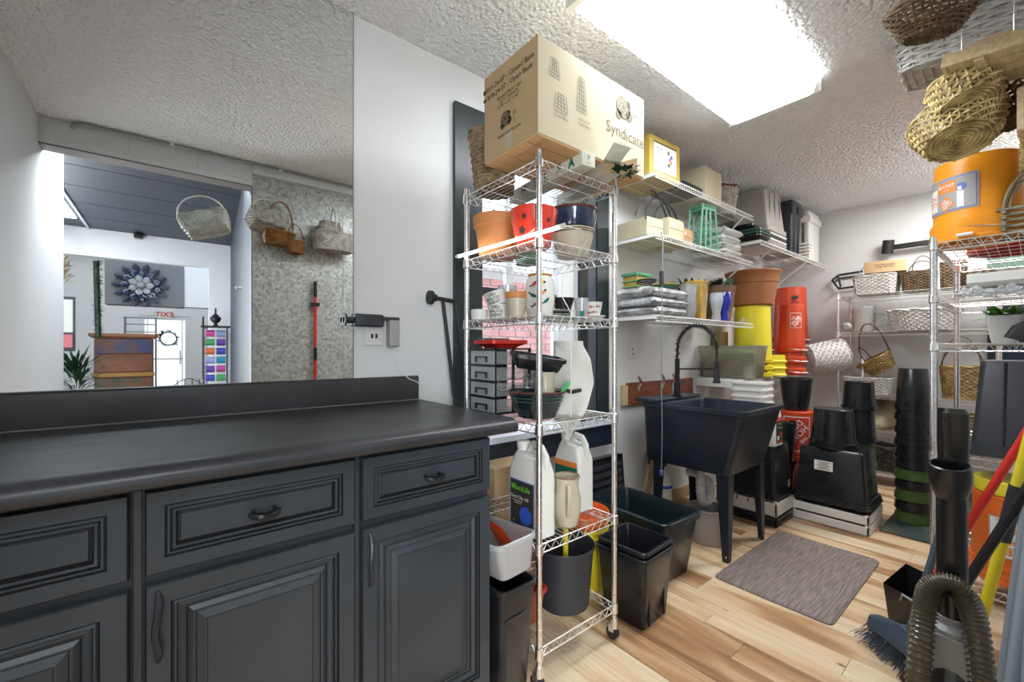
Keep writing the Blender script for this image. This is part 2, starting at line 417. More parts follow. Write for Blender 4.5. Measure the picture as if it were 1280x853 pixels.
def basket(parent, mat, b, t, h, rows, N, rs=.004, amp=.0035, rim=.007, base=True, z0=0, fl=1.7, jit=.0, rim_mat=None):
    """b / t: (hx, hy, rc) at base and top. Parts: weave, stakes, rim, base"""
    if N % 2 == 0: N += 1
    w = MB(); st = MB(); rm = MB(); bs = MB()
    def lerp(u): return tuple(b[i]+(t[i]-b[i])*u for i in range(3))
    for j in range(rows):
        u = (j+.5)/rows; q = lerp(u); P = perim(*q, N); pts = []
        for k, (x, y, nx, ny) in enumerate(P):
            a = amp*1.25*(1 if (k+j) % 2 else -1); jz = random.uniform(-jit, jit)
            pts.append((x+nx*a, y+ny*a, z0+u*h+jz))
        w.tube(pts, h/rows*.5*1.0, 4, closed=True, flat=rs/(h/rows*.5) if h/rows*.5 > rs else 1)
    P0 = perim(*b, N); P1 = perim(*t, N)
    for k in range(0, N, 1):
        st.tube([(P0[k][0], P0[k][1], z0), (P1[k][0], P1[k][1], z0+h)], rs*.7, 4, caps=False)
    q = P1
    for off, dz in ((0, 0), (.4, rim*.7)):
        rm.tube([(x+nx*rim*(.5*math.sin(k*1.3+off*8)), y+ny*rim*(.5*math.sin(k*1.3+off*8)), z0+h+dz+rim*.25*math.cos(k*1.3+off*5)) for k, (x, y, nx, ny) in enumerate(q)], rim*.62, 5, closed=True)
    if base:
        ns = 7
        for i in range(1, ns+1):
            f = i/ns
            pts = [(x*f, y*f, z0+.004+(.002 if (k+i) % 2 else -.002)) for k, (x, y, nx, ny) in enumerate(P0)]
            bs.tube(pts, max(rs, min(b[0], b[1])/ns*.42), 5, closed=True, flat=.6)
        bs.loft([(z0+.0075, b[0]*.96, b[1]*.96, b[2]*.96), (z0+.009, b[0]*.96, b[1]*.96, b[2]*.96)])
        bs.obj('base', mat, parent)
    w.obj('weave', mat, parent, ang=60); st.obj('stakes', mat, parent); rm.obj('rim', rim_mat or mat, parent, ang=80)
def arch(parent, mat, p0, p1, h, r=.005, n=18, name='handle', lean=(0, 0), twist=False, e=1.0):
    p0 = Vector(p0); p1 = Vector(p1); pts = []
    for i in range(n+1):
        t = PI*i/n; c = (1-math.cos(t))/2; sn = math.sin(t)**e
        pts.append(p0.lerp(p1, c) + Vector((lean[0]*sn, lean[1]*sn, h*sn)))
    mb = MB().tube(pts, r, 6)
    if twist: mb.tube([p+Vector((.004*math.sin(i), .004*math.cos(i), .004)) for i, p in enumerate(pts)], r*.7, 5)
    return mb.obj(name, mat, parent, ang=80)

# vessels --------------------------------------------------------------
def pot(parent, mat, rb, rt, h, lip=.006, lh=.03, t=.004, name='body', seg=36, z0=0, flip=False, ribs=0, fold=True):
    """open pot with a stepped rim"""
    p = [(rb*.96, 0), (rb, .004)]
    rr = lambda z: rb+(rt-lip-rb)*z/h
    p += [(rr(h-lh), h-lh), (rr(h-lh)+lip, h-lh+.001)]
    if ribs:
        for i in range(ribs):
            za = h-lh+lh*(i+.3)/ribs; p += [(rt-.003, za), (rt+.002, za+.002), (rt+.002, za+lh*.35/ribs)]
    p += [(rt, h-.003), (rt-t*.5, h), (rt-t, h-.003), (rr(h-lh)-t+.001, h-lh), (rb-t, t), (.001, t)]
    if flip: p = [(r, h-z) for r, z in p][::-1]
    m = MB(); m.lathe([(r, z0+z) for r, z in p], seg=seg, cap0=not flip, cap1=flip)
    return m.obj(name, mat, parent)
def tub(parent, mat, b, t, h, lip=.008, th=.004, name='body', z0=0, flip=False, n=4, lipz=.015):
    """rectangular container; b, t = (hx, hy, rc) at base / rim"""
    s = [(0, b[0]-.004, b[1]-.004, b[2]), (.005, b[0], b[1], b[2]), (h-lipz-.001, t[0], t[1], t[2]), (h-lipz, t[0]+lip, t[1]+lip, t[2]+lip),
         (h-.002, t[0]+lip, t[1]+lip, t[2]+lip), (h, t[0]+lip-.002, t[1]+lip-.002, t[2]+lip), (h, t[0]-th+.001, t[1]-th+.001, t[2]),
         (h-.003, t[0]-th, t[1]-th, t[2]), (th, b[0]-th, b[1]-th, b[2])]
    if flip: s = [(h-q[0],)+q[1:] for q in s]
    m = MB().loft([(z0+q[0],)+q[1:] for q in s], n=n)
    if flip: m.f = [f[::-1] for f in m.f]
    return m.obj(name, mat, parent)
def bucket(parent, mat, rb=.13, rt=.15, h=.37, flip=False, z0=0, handle=True, name='body', hmat='chromed'):
    o = pot(parent, mat, rb, rt, h, lip=.010, lh=.085, name=name, z0=z0, flip=flip, ribs=3, seg=40)
    return o
# ================================================================= setting
XL, XR, YA, YB, CZ = -0.59, 4.97, 1.70, -0.15, 2.45
fl = struct('floor', MB().box(XL, XR, YB-.12, YA, -.06, -.006), 'blackm')
rnd = random.Random(3)
x = 0.62; i = 0; wds = (.125, .085, .125, .15)
while x < XR-.01:
    w = min(wds[i % 4], XR-x); y = YB-.12-rnd.uniform(0, .8)
    while y < YA:
        ln = rnd.choice((.7, .95, 1.2, 1.45)); y0 = max(y, YB-.12); y1 = min(y+ln, YA)
        if y1-y0 > .03:
            hx, hy = w/2-.0006, (y1-y0)/2-.0006
            MB().loft([(-.012, hx, hy, .0004), (-.0012, hx, hy, .0004), (0, hx-.0012, hy-.0012, .0004)], n=1).obj('plank', 'plank', fl, loc=(x+w/2, (y0+y1)/2, 0))
        y += ln
    x += w; i += 1
MB().box(XL, .62, YB-.12, YA, -.012, 0).obj('plank', 'plank', fl)
struct('ceiling', MB().box(XL-.1, XR+.1, YB, YA+.1, CZ, CZ+.1), 'popcorn')
# wall with mirror and window (far side of the counter)
WX0, WX1, WZ0, WZ1 = 1.166, 1.86, .70, 2.13
wa = MB().box(XL-.1, WX0, YA, YA+.12, 0, CZ).box(WX1, XR+.1, YA, YA+.12, 0, CZ).box(WX0, WX1, YA, YA+.12, 0, WZ0).box(WX0, WX1, YA, YA+.12, WZ1, CZ)
struct('wall_window', wa, 'wall')
struct('wall_end', MB().box(XR, XR+.1, YB-.12, YA, 0, CZ), 'wall')
struct('wall_left', MB().box(XL-.1, XL, -.88, YA, 0, CZ+.2), 'wall')
struct('wall_doorway', MB().box(.449, XR, YB-.12, YB, 0, CZ), 'wall')
struct('trim_jamb', MB().box(.444, .4488, YB-.12, YB, 0, 2.29), 'passwall')
# window
wn = MB().box(1.014, WX0, YA-.022, YA+.10, .70, 2.27).box(WX0, 2.12, YA-.022, YA-.0005, WZ1, 2.27)
wf = wn.obj('window_1', 'darkframe'); wf['kind'] = 'structure'
MB().box(1.862, 1.93, YA-.020, YA-.0005, .70, WZ1).obj('side_casing', 'blackm', wf)
MB().box(1.93, 2.01, YA-.014, YA-.0005, .70, WZ1).obj('side_casing', 'slate', wf)
MB().box(2.01, 2.12, YA-.024, YA-.0005, .70, WZ1).obj('side_casing', 'darkframe', wf)
MB().box(1.73, 1.86, YA+.03, YA+.09, WZ0, WZ1).obj('mullion', 'wall_white', wf)
MB().box(1.38, 1.41, YA+.05, YA+.09, 1.42, WZ1).obj('mullion', 'wall_white', wf)
MB().box(1.166, 1.73, YA+.05, YA+.09, 1.40, 1.44).box(1.166, 1.20, YA+.05, YA+.09, .70, 1.40).obj('sash', 'navy', wf)
MB().box(1.166, 1.86, YA+.070, YA+.073, WZ0, WZ1).obj('pane', 'glass', wf)
sl = MB().box(.99, 2.14, YA-.075, YA-.0005, .672, .70).obj('window_sill', 'steelblue', wf)
MB().box(1.0, 2.12, YA-.055, YA-.0005, .545, .671).obj('apron', 'navy', wf)
# outdoors: alley with a brick wall
ob = struct('wall_outdoor', MB().box(.2, 7.2, 3.62, 3.75, -.2, 1.95), 'mortar')
bk = MB()
for r_ in range(26):
    for c_ in range(30):
        x0 = .25+c_*.225+(r_ % 2)*.11; bk.box(x0, x0+.213, 3.604, 3.62, -.1+r_*.076, -.036+r_*.076)
bk.obj('brick', 'brick', ob, kind='stuff')
struct('trim_outdoor', MB().box(.2, 7.2, 3.45, 3.8, 1.95, 2.25), 'wall_white')
struct('floor_outdoor', MB().box(.2, 7.2, YA+.12, 3.62, -.3, -.2), 'mortar')
# lintel over the doorway, with its cladding boards and conduit
ln = struct('trim_doorway', MB().box(XL, .449, YB-.12, YB, 2.30, CZ), 'wall_white')
for a, b in ((-.565, -.21), (-.2, .13), (.14, .44)): MB().box(a, b, YB, YB+.008, 2.335, 2.43).obj('panel', 'wall', ln)
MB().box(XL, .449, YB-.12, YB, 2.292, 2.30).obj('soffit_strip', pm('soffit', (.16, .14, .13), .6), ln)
struct('trim_ceiling', MB().box(.449, 2.0, YB, YB+.02, 2.385, 2.45), 'wall_white')
t = T('electrical_conduit', 'grey electrical conduit running along the ceiling above the doorway, seen in the mirror', 'conduit', (-.45, -.05, 2.44))
MB().tube([(-.45, YB+.012, 2.41), (-.45, YB+.03, 2.436), (-.40, YB+.055, 2.438), (-.2, YB+.06, 2.438), (1.9, YB+.06, 2.438)], .008, 8).obj('pipe', 'conduit', t, loc=(.45, .05, -2.44))
for xx in (.0, .62, 1.3): MB().box(xx-.012, xx+.012, YB+.046, YB+.074, 2.428, 2.449).obj('clip', 'chromed', t, loc=(.45, .05, -2.44))
# galvanised sheets on the doorway wall
for k, (a, b) in enumerate(((.451, 1.075), (1.079, 1.62))):
    o = MB().box(a, b, YB+.0015, YB+.0045, .12, 2.38).obj('metal_sheet', 'galv')
    tag(o, ['wide galvanised metal sheet beside the doorway, behind the red broom handle, seen in the mirror', 'galvanised metal sheet at the right edge of the mirror, right of the seam'][k], 'metal panel')
# vestibule and shop behind the doorway (seen in the mirror)
struct('wall_passage', MB().add([(.449, YB-.12, 0), (.651, -3.84, 0), (.651, -3.84, 2.6), (.449, YB-.12, 2.6), (.80, YB-.12, 0), (.80, -3.84, 0), (.80, -3.84, 2.6), (.80, YB-.12, 2.6)],
    [(0,1,2,3), (4,7,6,5), (0,3,7,4), (1,5,6,2), (3,2,6,7), (0,4,5,1)]), 'passwall')
cp = struct('ceiling_passage', MB().box(-3.0, .9, -3.84, YB-.12, 2.61, 2.68), 'blackm')
for k in range(6):
    y0 = -3.84+k*.6
    MB().box(-.78, .9, y0+.006, y0+.594, 2.60, 2.612).obj('panel', 'passceil', cp)
    MB().box(-3, -.80, y0+.006, y0+.594, 2.60, 2.612).obj('panel', 'passceil', cp)
struct('trim_passage', MB().box(-.80, -.775, -3.84, YB-.12, 2.585, 2.60), pm('grid_bar', (.28, .32, .36), .4))
o = MB().box(-1.35, -.83, -3.35, -2.35, 2.585, 2.599).obj('ceiling_light_panel', 'lampskin3'); tag(o, 'lit rectangular ceiling light in the dark passage ceiling, seen at the left of the mirror', 'ceiling light')
sw = MB().box(-4, .40, -3.96, -3.84, 2.263, 2.62).box(.40, 2.6, -3.96, -3.84, 0, 2.62).box(-4, -3.0, -3.96, -3.84, 0, 2.263)
struct('wall_shop', sw, 'wall_white')
struct('wall_passage_left', MB().box(-3.1, -3.0, -3.84, -.15, 0, 2.7), 'wall_white')
struct('wall_passage_return', MB().box(-3.1, -.69, -.98, -.88, 0, 2.7), 'wall_white')
struct('floor_shop', MB().box(-4, 2.6, -9, YB-.12, -.06, -.002), pm('shop_floor', (.35, .30, .25), .4))
struct('ceiling_shop', MB().box(-4, 2.6, -9, -3.84, 3.15, 3.2), 'wall_white')
struct('wall_shop_end', MB().box(-4, -.55, -8.75, -8.6, 0, 3.2).box(.32, 2.6, -8.75, -8.6, 0, 3.2).box(-.55, .32, -8.75, -8.6, 1.86, 3.2), 'wall_white')
struct('wall_shop_left', MB().box(-4, -3.9, -9, -3.9, 0, 3.2), 'wall_white'); struct('wall_shop_right', MB().box(2.5, 2.6, -9, -3.9, 0, 3.2), 'wall_white')
struct('trim_shop_beam', MB().box(.15, 2.5, -5.4, -5.1, 1.80, 3.15), 'wall_white')
struct('trim_shop_grey', MB().box(-.76, .15, -5.4, -5.08, 1.79, 3.15), pm('grey_bulkhead', (.16, .165, .175), .6))
dr = struct('door_1', MB().box(-.55, -.46, -8.7, -8.62, 0, 1.86).box(.23, .32, -8.7, -8.62, 0, 1.86).box(-.46, .23, -8.7, -8.62, 1.78, 1.86), 'wall_white')
MB().box(-.42, -.40, -8.66, -8.64, .1, 1.78).box(.17, .19, -8.66, -8.64, .1, 1.78).box(-.42, .19, -8.66, -8.64, .9, .93).obj('door_frame', 'whitep', dr)
MB().box(-.46, .23, -8.69, -8.68, .0, 1.78).obj('pane', 'daydoor', dr)
MB().box(.13, .16, -8.64, -8.60, .8, 1.1).obj('door_handle', 'chrome', dr)
# exit sign
t = T('exit_sign', 'small white exit sign above the bright shop door, seen reversed in the mirror', 'sign', (-.13, -8.55, 1.80))
MB().box(-.14, .14, -.02, .02, 0, .16).obj('body', 'whitep', t)
vs, fs = glyphs('EXIT', .15, bold=.003); MB().add([(x, .024, y+.08) for x, y in vs], fs).obj('lettering', 'redor', t)
t.rotation_euler = (0, 0, 0)
for o in kids(t):
    if o.name.startswith('lettering'):
        for v in o.data.vertices: v.co.x = -v.co.x
# sliding-door lock plate on the passage wall
t = T('lock_plate', 'chrome lock plate on the dark passage wall, seen in the mirror', 'lock', (.522, -1.28, 1.70))
MB().rbox(-.012, 0, -.045, .045, -.07, .07, .004).obj('plate', 'chrome', t); MB().cyl((-.05, 0, 0), (0, 0, 0), .012).box(-.06, -.045, -.06, .02, -.01, .012).obj('latch', 'chrome', t)
# wall camera
t = T('security_camera', 'small dark security camera on the white header over the passage, in the mirror', 'camera', (-.33, -3.84, 2.56))
MB().rbox(-.045, .045, 0.03, .14, -.03, .03, .01).obj('body', 'blackp', t); MB().cyl((0.05, .002, .02), (0.02, .06, 0), .018).obj('bracket', 'whitep', t)
# wreath on the grey bulkhead
t = T('metal_flower_wreath', 'big dark blue petalled flower wreath on the grey bulkhead, in the mirror', 'wreath', (-.36, -5.06, 2.08))
for ring, (n_, r_, L_) in enumerate(((14, .17, .16), (11, .10, .14), (7, .04, .11))):
    for k in range(n_):
        a = 2*PI*(k+.5*ring)/n_; m = MB(); c, s_ = math.cos(a), math.sin(a); pts = []
        for u, w_ in ((0, .2), (.35, .8), (.7, 1), (1, .15)):
            for sd in (-1, 0, 1): pts.append((c*(r_+L_*u)-s_*sd*w_*.045, .02+.03*ring+.03*u-.012*abs(sd), s_*(r_+L_*u)+c*sd*w_*.045))
        m.add(pts, [(3*j+i2, 3*j+i2+1, 3*j+i2+4, 3*j+i2+3) for j in range(3) for i2 in range(2)])
        m.obj('petal', ['navy', 'bluegl', 'vacgrey'][ring], t)
MB().sph((0, .1, 0), .05).obj('centre', 'vacgrey', t)
# garland
t = T('hanging_garland', 'dark leafy garland hanging down beside the shop opening, in the mirror', 'garland', (-.74, -4.2, 1.28))
m = MB().cyl((0, 0, 0), (-.02, 0, .98), .03)
for k in range(420):
    z = rnd.uniform(0, .98); a = rnd.uniform(0, 2*PI); r_ = .055; d_ = Vector((math.cos(a), math.sin(a), rnd.uniform(-.6, .3)))
    p = Vector((0, 0, z)); e1 = d_*r_*rnd.uniform(.8, 1.5); sd = d_.cross(Vector((0, 0, 1))).normalized()*.010
    m.add([p, p+e1*.6+sd, p+e1, p+e1*.6-sd], [(0, 1, 2, 3)])
m.obj('foliage', 'leafd', t, kind='stuff')
# plant at the passage
def bushy(t, n, h, spread, L_, mat, w_=.02, name='foliage', z0=0):
    m = MB()
    for k in range(n):
        a = rnd.uniform(0, 2*PI); el = rnd.uniform(.2, 1.3); z = z0+rnd.uniform(0, h); r0 = spread*rnd.random()
        p = Vector((r0*math.cos(a), r0*math.sin(a), z)); d_ = Vector((math.cos(a)*math.cos(el), math.sin(a)*math.cos(el), math.sin(el))); l = L_*rnd.uniform(.6, 1.1)
        sd = d_.cross(Vector((0, 0, 1))).normalized()*w_
        q = p+d_*l*.5; e = p+d_*l+Vector((0, 0, -l*.2))
        m.add([p, q+sd, e, q-sd, q+Vector((0, 0, w_*.3))], [(0, 1, 4), (0, 4, 3), (1, 2, 4), (4, 2, 3)])
    return m.obj(name, mat, t, kind='stuff')
t = T('potted_palm', 'dark green leafy plant low at the left of the shop opening, in the mirror', 'plant', (-.93, -4.15, .3))
MB().lathe([(.10, 0), (.13, .28), (.115, .28), (.09, .2), (.001, .2)]).obj('pot', 'blackp', t); bushy(t, 130, .35, .08, .42, 'leafd', .014, z0=.28)
# dresser
t = T('painted_dresser', 'tall brown and blue distressed dresser top in the shop, seen in the mirror', 'dresser', (-.58, -5.75, 0))
MB().rbox(-.34, .34, -.2, .2, 0, 1.30, .01).obj('body', pm('dresser_brown', (.22, .085, .035), .5, noise=(5, .4)), t)
MB().loft([(1.30, .36, .22, .02), (1.33, .40, .25, .03), (1.37, .40, .25, .03)]).obj('top', pm('dresser_top', (.36, .15, .07), .5), t)
MB().rbox(-.33, .33, .2, .215, 1.06, 1.29, .004).obj('drawer', pm('dresser_blue', (.05, .07, .16), .5, noise=(6, .5), col2=(.16, .07, .05)), t)
MB().rbox(-.33, .33, .2, .215, .78, 1.04, .004).obj('drawer', pm('dresser_red', (.26, .10, .05), .5, noise=(6, .3)), t)
MB().rbox(-.36, .36, .18, .235, .70, .76, .004).obj('moulding', pm('dresser_gold', (.42, .22, .06), .5), t)
MB().rbox(-.33, .33, .2, .215, .40, .68, .004).obj('drawer', pm('dresser_green', (.06, .09, .06), .5, noise=(5, .5), col2=(.22, .09, .04)), t)
# ribbon rack and counter
t = T('ribbon_rack', 'ribbon rack with blue, purple and teal spools beside the shop door, in the mirror', 'rack', (.46, -3.60, 0))
MB().box(-.14, .14, -.1, .1, 0, .62).obj('counter_base', pm('rb_base', (.22, .12, .09), .6), t)
MB().box(-.15, .15, -.11, .11, .62, .65).obj('counter_top', 'whitep', t)
for xx in (-.13, .13): MB().cyl((xx, 0, .65), (xx, 0, 1.42), .008).obj('upright', 'blackm', t)
for k in range(12):
    row, cc = divmod(k, 2); z = .74+row*.12
    mm = pm('ribbon', [(.05, .06, .35), (.02, .25, .40), (.45, .06, .25), (.05, .30, .10), (.55, .12, .05), (.25, .30, .55), (.12, .05, .30)][(k*3) % 7], .35)
    MB().cyl((-.11+cc*.12, 0, z), (-.01+cc*.12, 0, z), .045, 16).obj('spool', mm, t)
# small sculpture / tree ornament above
t = T('rooster_ornament', 'small black ornament on top of the ribbon rack, in the mirror', 'ornament', (.46, -3.60, 1.42))
MB().box(-.16, .16, -.11, .11, 0, .02).obj('base', 'blackm', t)
MB().lathe([(.04, .02), (.015, .05), (.055, .09), (.065, .13), (.03, .17), (.012, .19), (.012, .25), (.001, .27)], seg=14).obj('figure', 'blackm', t)
# shelf with bottles near the shop door
t = T('display_shelf', 'white wall shelves with small bottles right of the shop door, in the mirror', 'shelf', (.62, -5.9, 1.2))
MB().box(-.2, .3, -.1, .1, 0, .02).box(-.2, .3, -.1, .1, .3, .32).box(-.2, -.18, -.1, .1, -.6, .5).obj('boards', 'blackm', t)
for k in range(7): tag(MB().lathe([(.018, 0), (.02, .01), (.02, .08), (.008, .10), (.008, .13), (.001, .132)], seg=10).obj('bottle', ['whitep', 'glass', 'greyd'][k % 3], None, loc=(.45+k*.06, -5.86, [1.22, 1.52][k % 2])), 'small pale bottle on the display shelves by the shop door, in the mirror', 'bottle', 'bottles on the shop display shelves')
# left display with bags
t = T('wall_display', 'dark blue framed display with cards at the left of the shop opening, in the mirror', 'display', (-1.12, -4.6, 1.1))
MB().box(-.14, .12, -.04, 0, 0, .72).obj('frame', 'navy', t); MB().box(-.13, .10, 0, .01, .25, .68).obj('card', 'whitep', t); MB().box(-.1, .10, 0, .03, .05, .22).obj('card', 'pink', t)
t = T('dried_flower_bunch', 'olive brown dried bunch hanging at the far left of the shop opening, in the mirror', 'dried flowers', (-1.08, -4.35, 1.95))
bushy(t, 90, .3, .05, .14, 'w_yellow', .012)
# wire table frame + chair + wreath on door + metal cage shelf behind dresser
t = T('scroll_chair', 'black wire chair with curved back in front of the shop door, in the mirror', 'chair', (.20, -4.9, 0))
for k in range(5): MB().tube([(-.2+.4*i/12, 0, .55+(.12+.012*k)*math.sin(PI*i/12)) for i in range(13)] if k == 0 else [(-.18+.09*k-.045, 0, .45), (-.18+.09*k-.045, 0, .66)], .006, 6).obj('back_rod', 'blackm', t)
MB().lathe([(.2, .44), (.2, .46), (.001, .46)]).obj('seat', 'blackm', t)
for a, b in ((-.15, -.15), (.15, -.15), (.15, .15), (-.15, .15)): MB().cyl((a, b, 0), (a*.9, b*.9, .44), .008).obj('leg', 'blackm', t)
t = T('twig_wreath', 'thin green wreath hanging on the bright shop door, in the mirror', 'wreath', (-.06, -8.5, 1.36))
m = MB().tube([(.14*math.cos(2*PI*i/24), .02, .14*math.sin(2*PI*i/24)) for i in range(24)], .014, 5, closed=True); m.obj('ring', 'leafd', t)
for k in range(40):
    a = rnd.uniform(0, 2*PI); 
m = MB()
for k in range(60):
    a = rnd.uniform(0, 2*PI); p = Vector((.14*math.cos(a), .03, .14*math.sin(a))); d_ = Vector((math.cos(a+rnd.uniform(-1, 1)), .2, math.sin(a+rnd.uniform(-1, 1))))*.06
    m.add([p, p+d_*.5+Vector((.01, 0, .01)), p+d_, p+d_*.5-Vector((.01, 0, .01))], [(0, 1, 2, 3)])
m.obj('foliage', 'leafd', t, kind='stuff')
t = T('wire_display_cage', 'grey metal shelf frame standing behind the painted dresser, in the mirror', 'rack', (-.42, -6.3, 0))
for a, b in ((-.2, -.1), (.2, -.1), (.2, .1), (-.2, .1)): MB().cyl((a, b, 0), (a, b, 1.68), .01).obj('post', 'conduit', t)
for z in (1.42, 1.55, 1.66): MB().box(-.2, .2, -.1, .1, z, z+.012).obj('shelf_board', 'vacgrey', t)

# ---------------------------------------------------------------- mirror
t = T('wall_mirror', 'large frameless wall mirror above the counter reflecting the doorway and hanging baskets', 'mirror', (0, 1.693, 1.0))
MB().box(XL+.001, .556, .0015, .006, 0, 1.447).obj('backing', 'blackm', t)
MB().box(XL+.002, .555, -.001, .0012, .001, 1.446).obj('glass', 'mirror', t)
MB().box(.5555, .5585, -.002, .006, 0, 1.447).obj('edge_strip', 'conduit', t)

# ---------------------------------------------------------------- ceiling fixture
t = T('ceiling_light', 'long white rectangular wraparound fixture lit on the textured ceiling', 'ceiling light', (1.79, .87, 2.37))
MB().box(-.62, .62, -.16, .16, .045, .079).obj('housing', 'whitep', t)
MB().loft([(-.008, .60, .165, .03), (0, .64, .195, .035)], n=3, cap1=False).obj('diffuser', 'lampskin', t)
MB().loft([(0, .64, .195, .035), (.05, .655, .21, .035), (.06, .655, .21, .035)], n=3, cap0=False, cap1=False).obj('side_lens', 'lampside', t)
for sx in (-1, 1): MB().box(sx*.655-.012, sx*.655+.012, -.215, .215, .0, .062).obj('end_cap', 'whitep', t)

# ================================================================= cabinet and worktop
def ringpanel(t, name, x0, x1, z0, z1, y, prof, mat='cab'):
    """stepped, mitred front facing -Y. prof: (inset, depth out of y, dark?)"""
    m = MB(); dk = MB()
    def rect(i, d): return [(x0+i, y-d, z0+i), (x1-i, y-d, z0+i), (x1-i, y-d, z1-i), (x0+i, y-d, z1-i)]
    for k in range(len(prof)-1):
        a, b = rect(*prof[k][:2]), rect(*prof[k+1][:2]); tgt = dk if prof[k][2] else m
        tgt.add(a+b, [(j, (j+1) % 4, (j+1) % 4+4, j+4) for j in range(4)])
    m.add(rect(*prof[-1][:2]), [(0, 1, 2, 3)])
    o = m.obj(name, mat, t, ang=20); dk.obj('glazed_groove', 'glaze', o, ang=20)
    return o
DRW = [(0, 0, 0), (.0005, .017, 1), (.003, .020, 0), (.029, .020, 1), (.031, .016, 0), (.034, .019, 0), (.037, .019, 1), (.039, .014, 0), (.042, .017, 0), (.046, .016, 1), (.049, .009, 1), (.052, .010, 0), (.054, .013, 0)]
DOOR = [(0, 0, 0), (.0005, .017, 1), (.003, .020, 0), (.038, .020, 1), (.040, .015, 0), (.044, .019, 0), (.047, .019, 1), (.049, .013, 0), (.054, .015, 0), (.062, .010, 1), (.065, .007, 0), (.073, .013, 0), (.077, .012, 1), (.079, .010, 0), (.093, .017, 0), (.095, .017, 1), (.097, .0155, 0)]
t = T('base_cabinet', 'dark slate grey glazed base cabinet with three drawers over panelled doors under the black counter', 'cabinet', (0, 0, 0))
CY = 1.068
b = MB().box(XL+.004, .760, CY, 1.695, .09, .868).box(XL+.004, .74, CY+.06, 1.6, 0, .09); b.obj('body', 'cab', t)
for xx in (-.0505, .3585):
    for dx in (-.0085, .0085): MB().box(xx+dx-.0015, xx+dx+.0015, CY-.004, CY, .1, .866).obj('groove', 'glaze', t)
for xx in (-.0505, .3585): MB().box(xx-.0055, xx+.0055, CY-.006, CY, .1, .866).obj('stile_bead', 'cab', t)
cols = ((-.45, -.062), (-.040, .350), (.367, .757))
for k, (a, c) in enumerate(cols):
    d = ringpanel(t, 'drawer', a, c, .697, .856, CY, DRW)
    xm = (a+c)/2 if k else -.256
    h = MB(); h.tube([(xm-.03+.06*i/8, CY-.030-.012*math.sin(PI*i/8), .777-.006*math.sin(PI*i/8)) for i in range(9)], [.003, .007, .0085, .009, .009, .009, .0085, .007, .003], 8)
    h.cyl((xm-.021, CY-.013, .777), (xm-.021, CY-.034, .777), .005).cyl((xm+.021, CY-.013, .777), (xm+.021, CY-.034, .777), .005)
    h.obj('handle', pm('dark_pull%d' % k, (.02, .02, .022), .28, .4), d)
    d = ringpanel(t, 'door', a, c, .105, .678, CY, DOOR)
    hx = a+.018
    h = MB(); h.tube([(hx+.003*math.sin(i*.9), CY-.020-.018*math.sin(PI*i/10), .665-.135*i/10) for i in range(11)], [.003, .006, .007, .006, .006, .006, .006, .006, .007, .006, .003], 8)
    h.obj('handle', pm('dark_door_pull%d' % k, (.03, .035, .042), .35, .3), d)
# worktop: rolled front edge, low backsplash
t = T('countertop', 'long matte charcoal laminate countertop with rolled front edge and low backsplash', 'countertop', (0, 0, 0))
prof = [(1.695, .910), (1.06, .910), (1.045, .9105), (1.03, .909), (1.018, .904), (1.010, .895), (1.007, .885), (1.009, .874), (1.016, .869), (1.06, .869), (1.695, .869)]
m = MB(); n_ = len(prof); m.add([(XL+.002, y, z) for y, z in prof]+[(.835, y, z) for y, z in prof]+[], [(i, (i+1) % n_, (i+1) % n_+n_, i+n_) for i in range(n_)]+[tuple(range(n_))[::-1], tuple(range(n_, 2*n_))])
m.obj('slab', 'laminate', t, ang=50)
pf = [(1.696, .91), (1.696, 1.004), (1.692, 1.010), (1.682, 1.012), (1.675, 1.010), (1.671, 1.003), (1.671, .91)]; n_ = len(pf)
MB().add([(XL+.002, y, z) for y, z in pf]+[(.828, y, z) for y, z in pf], [(i, (i+1) % n_, (i+1) % n_+n_, i+n_) for i in range(n_)]+[tuple(range(n_))[::-1], tuple(range(n_, 2*n_))]).obj('backsplash', 'laminate', t, ang=50)
MB().box(XL+.01, .826, 1.668, 1.671, .910, .9125).obj('caulk_bead', 'conduit', t)
# outlet with adapter, charger and cable
t = T('wall_outlet', 'outlet right of the mirror crowded with a grey adapter above the counter', 'outlet', (.64, 1.70, 1.21))
MB().rbox(-.036, .036, -.007, 0, -.07, .06, .003).obj('plate', 'whitep', t)
MB().rbox(-.085, .03, -.045, -.008, .005, .055, .006).cyl((-.125, -.025, .03), (-.085, -.025, .03), .012, 10).cyl((-.125, -.025, .03), (-.118, -.025, .03), .024, 14).obj('adapter', 'darkgrey', t)
MB().box(-.012, -.004, -.010, -.007, -.04, -.022).box(.006, .014, -.010, -.007, -.04, -.022).obj('slots', 'blackm', t)
t = T('phone_charger', 'white plug-in charger with thin cable hanging over the backsplash', 'charger', (.712, 1.70, 1.19))
MB().rbox(-.022, .022, -.05, -.008, -.055, .055, .005).obj('body', 'grey', t)
MB().rbox(-.05, .03, -.03, -.001, .055, .068, .003).obj('top_clip', 'darkgrey', t)
MB().tube([(0, -.03, -.055), (0, -.03, -.10), (.03, -.035, -.16), (.065, -.05, -.19), (.085, -.075, -.20), (.12, -.11, -.235), (.165, -.12, -.25), (.2, -.10, -.272)], .0018, 5).obj('cable', 'whitep', t)
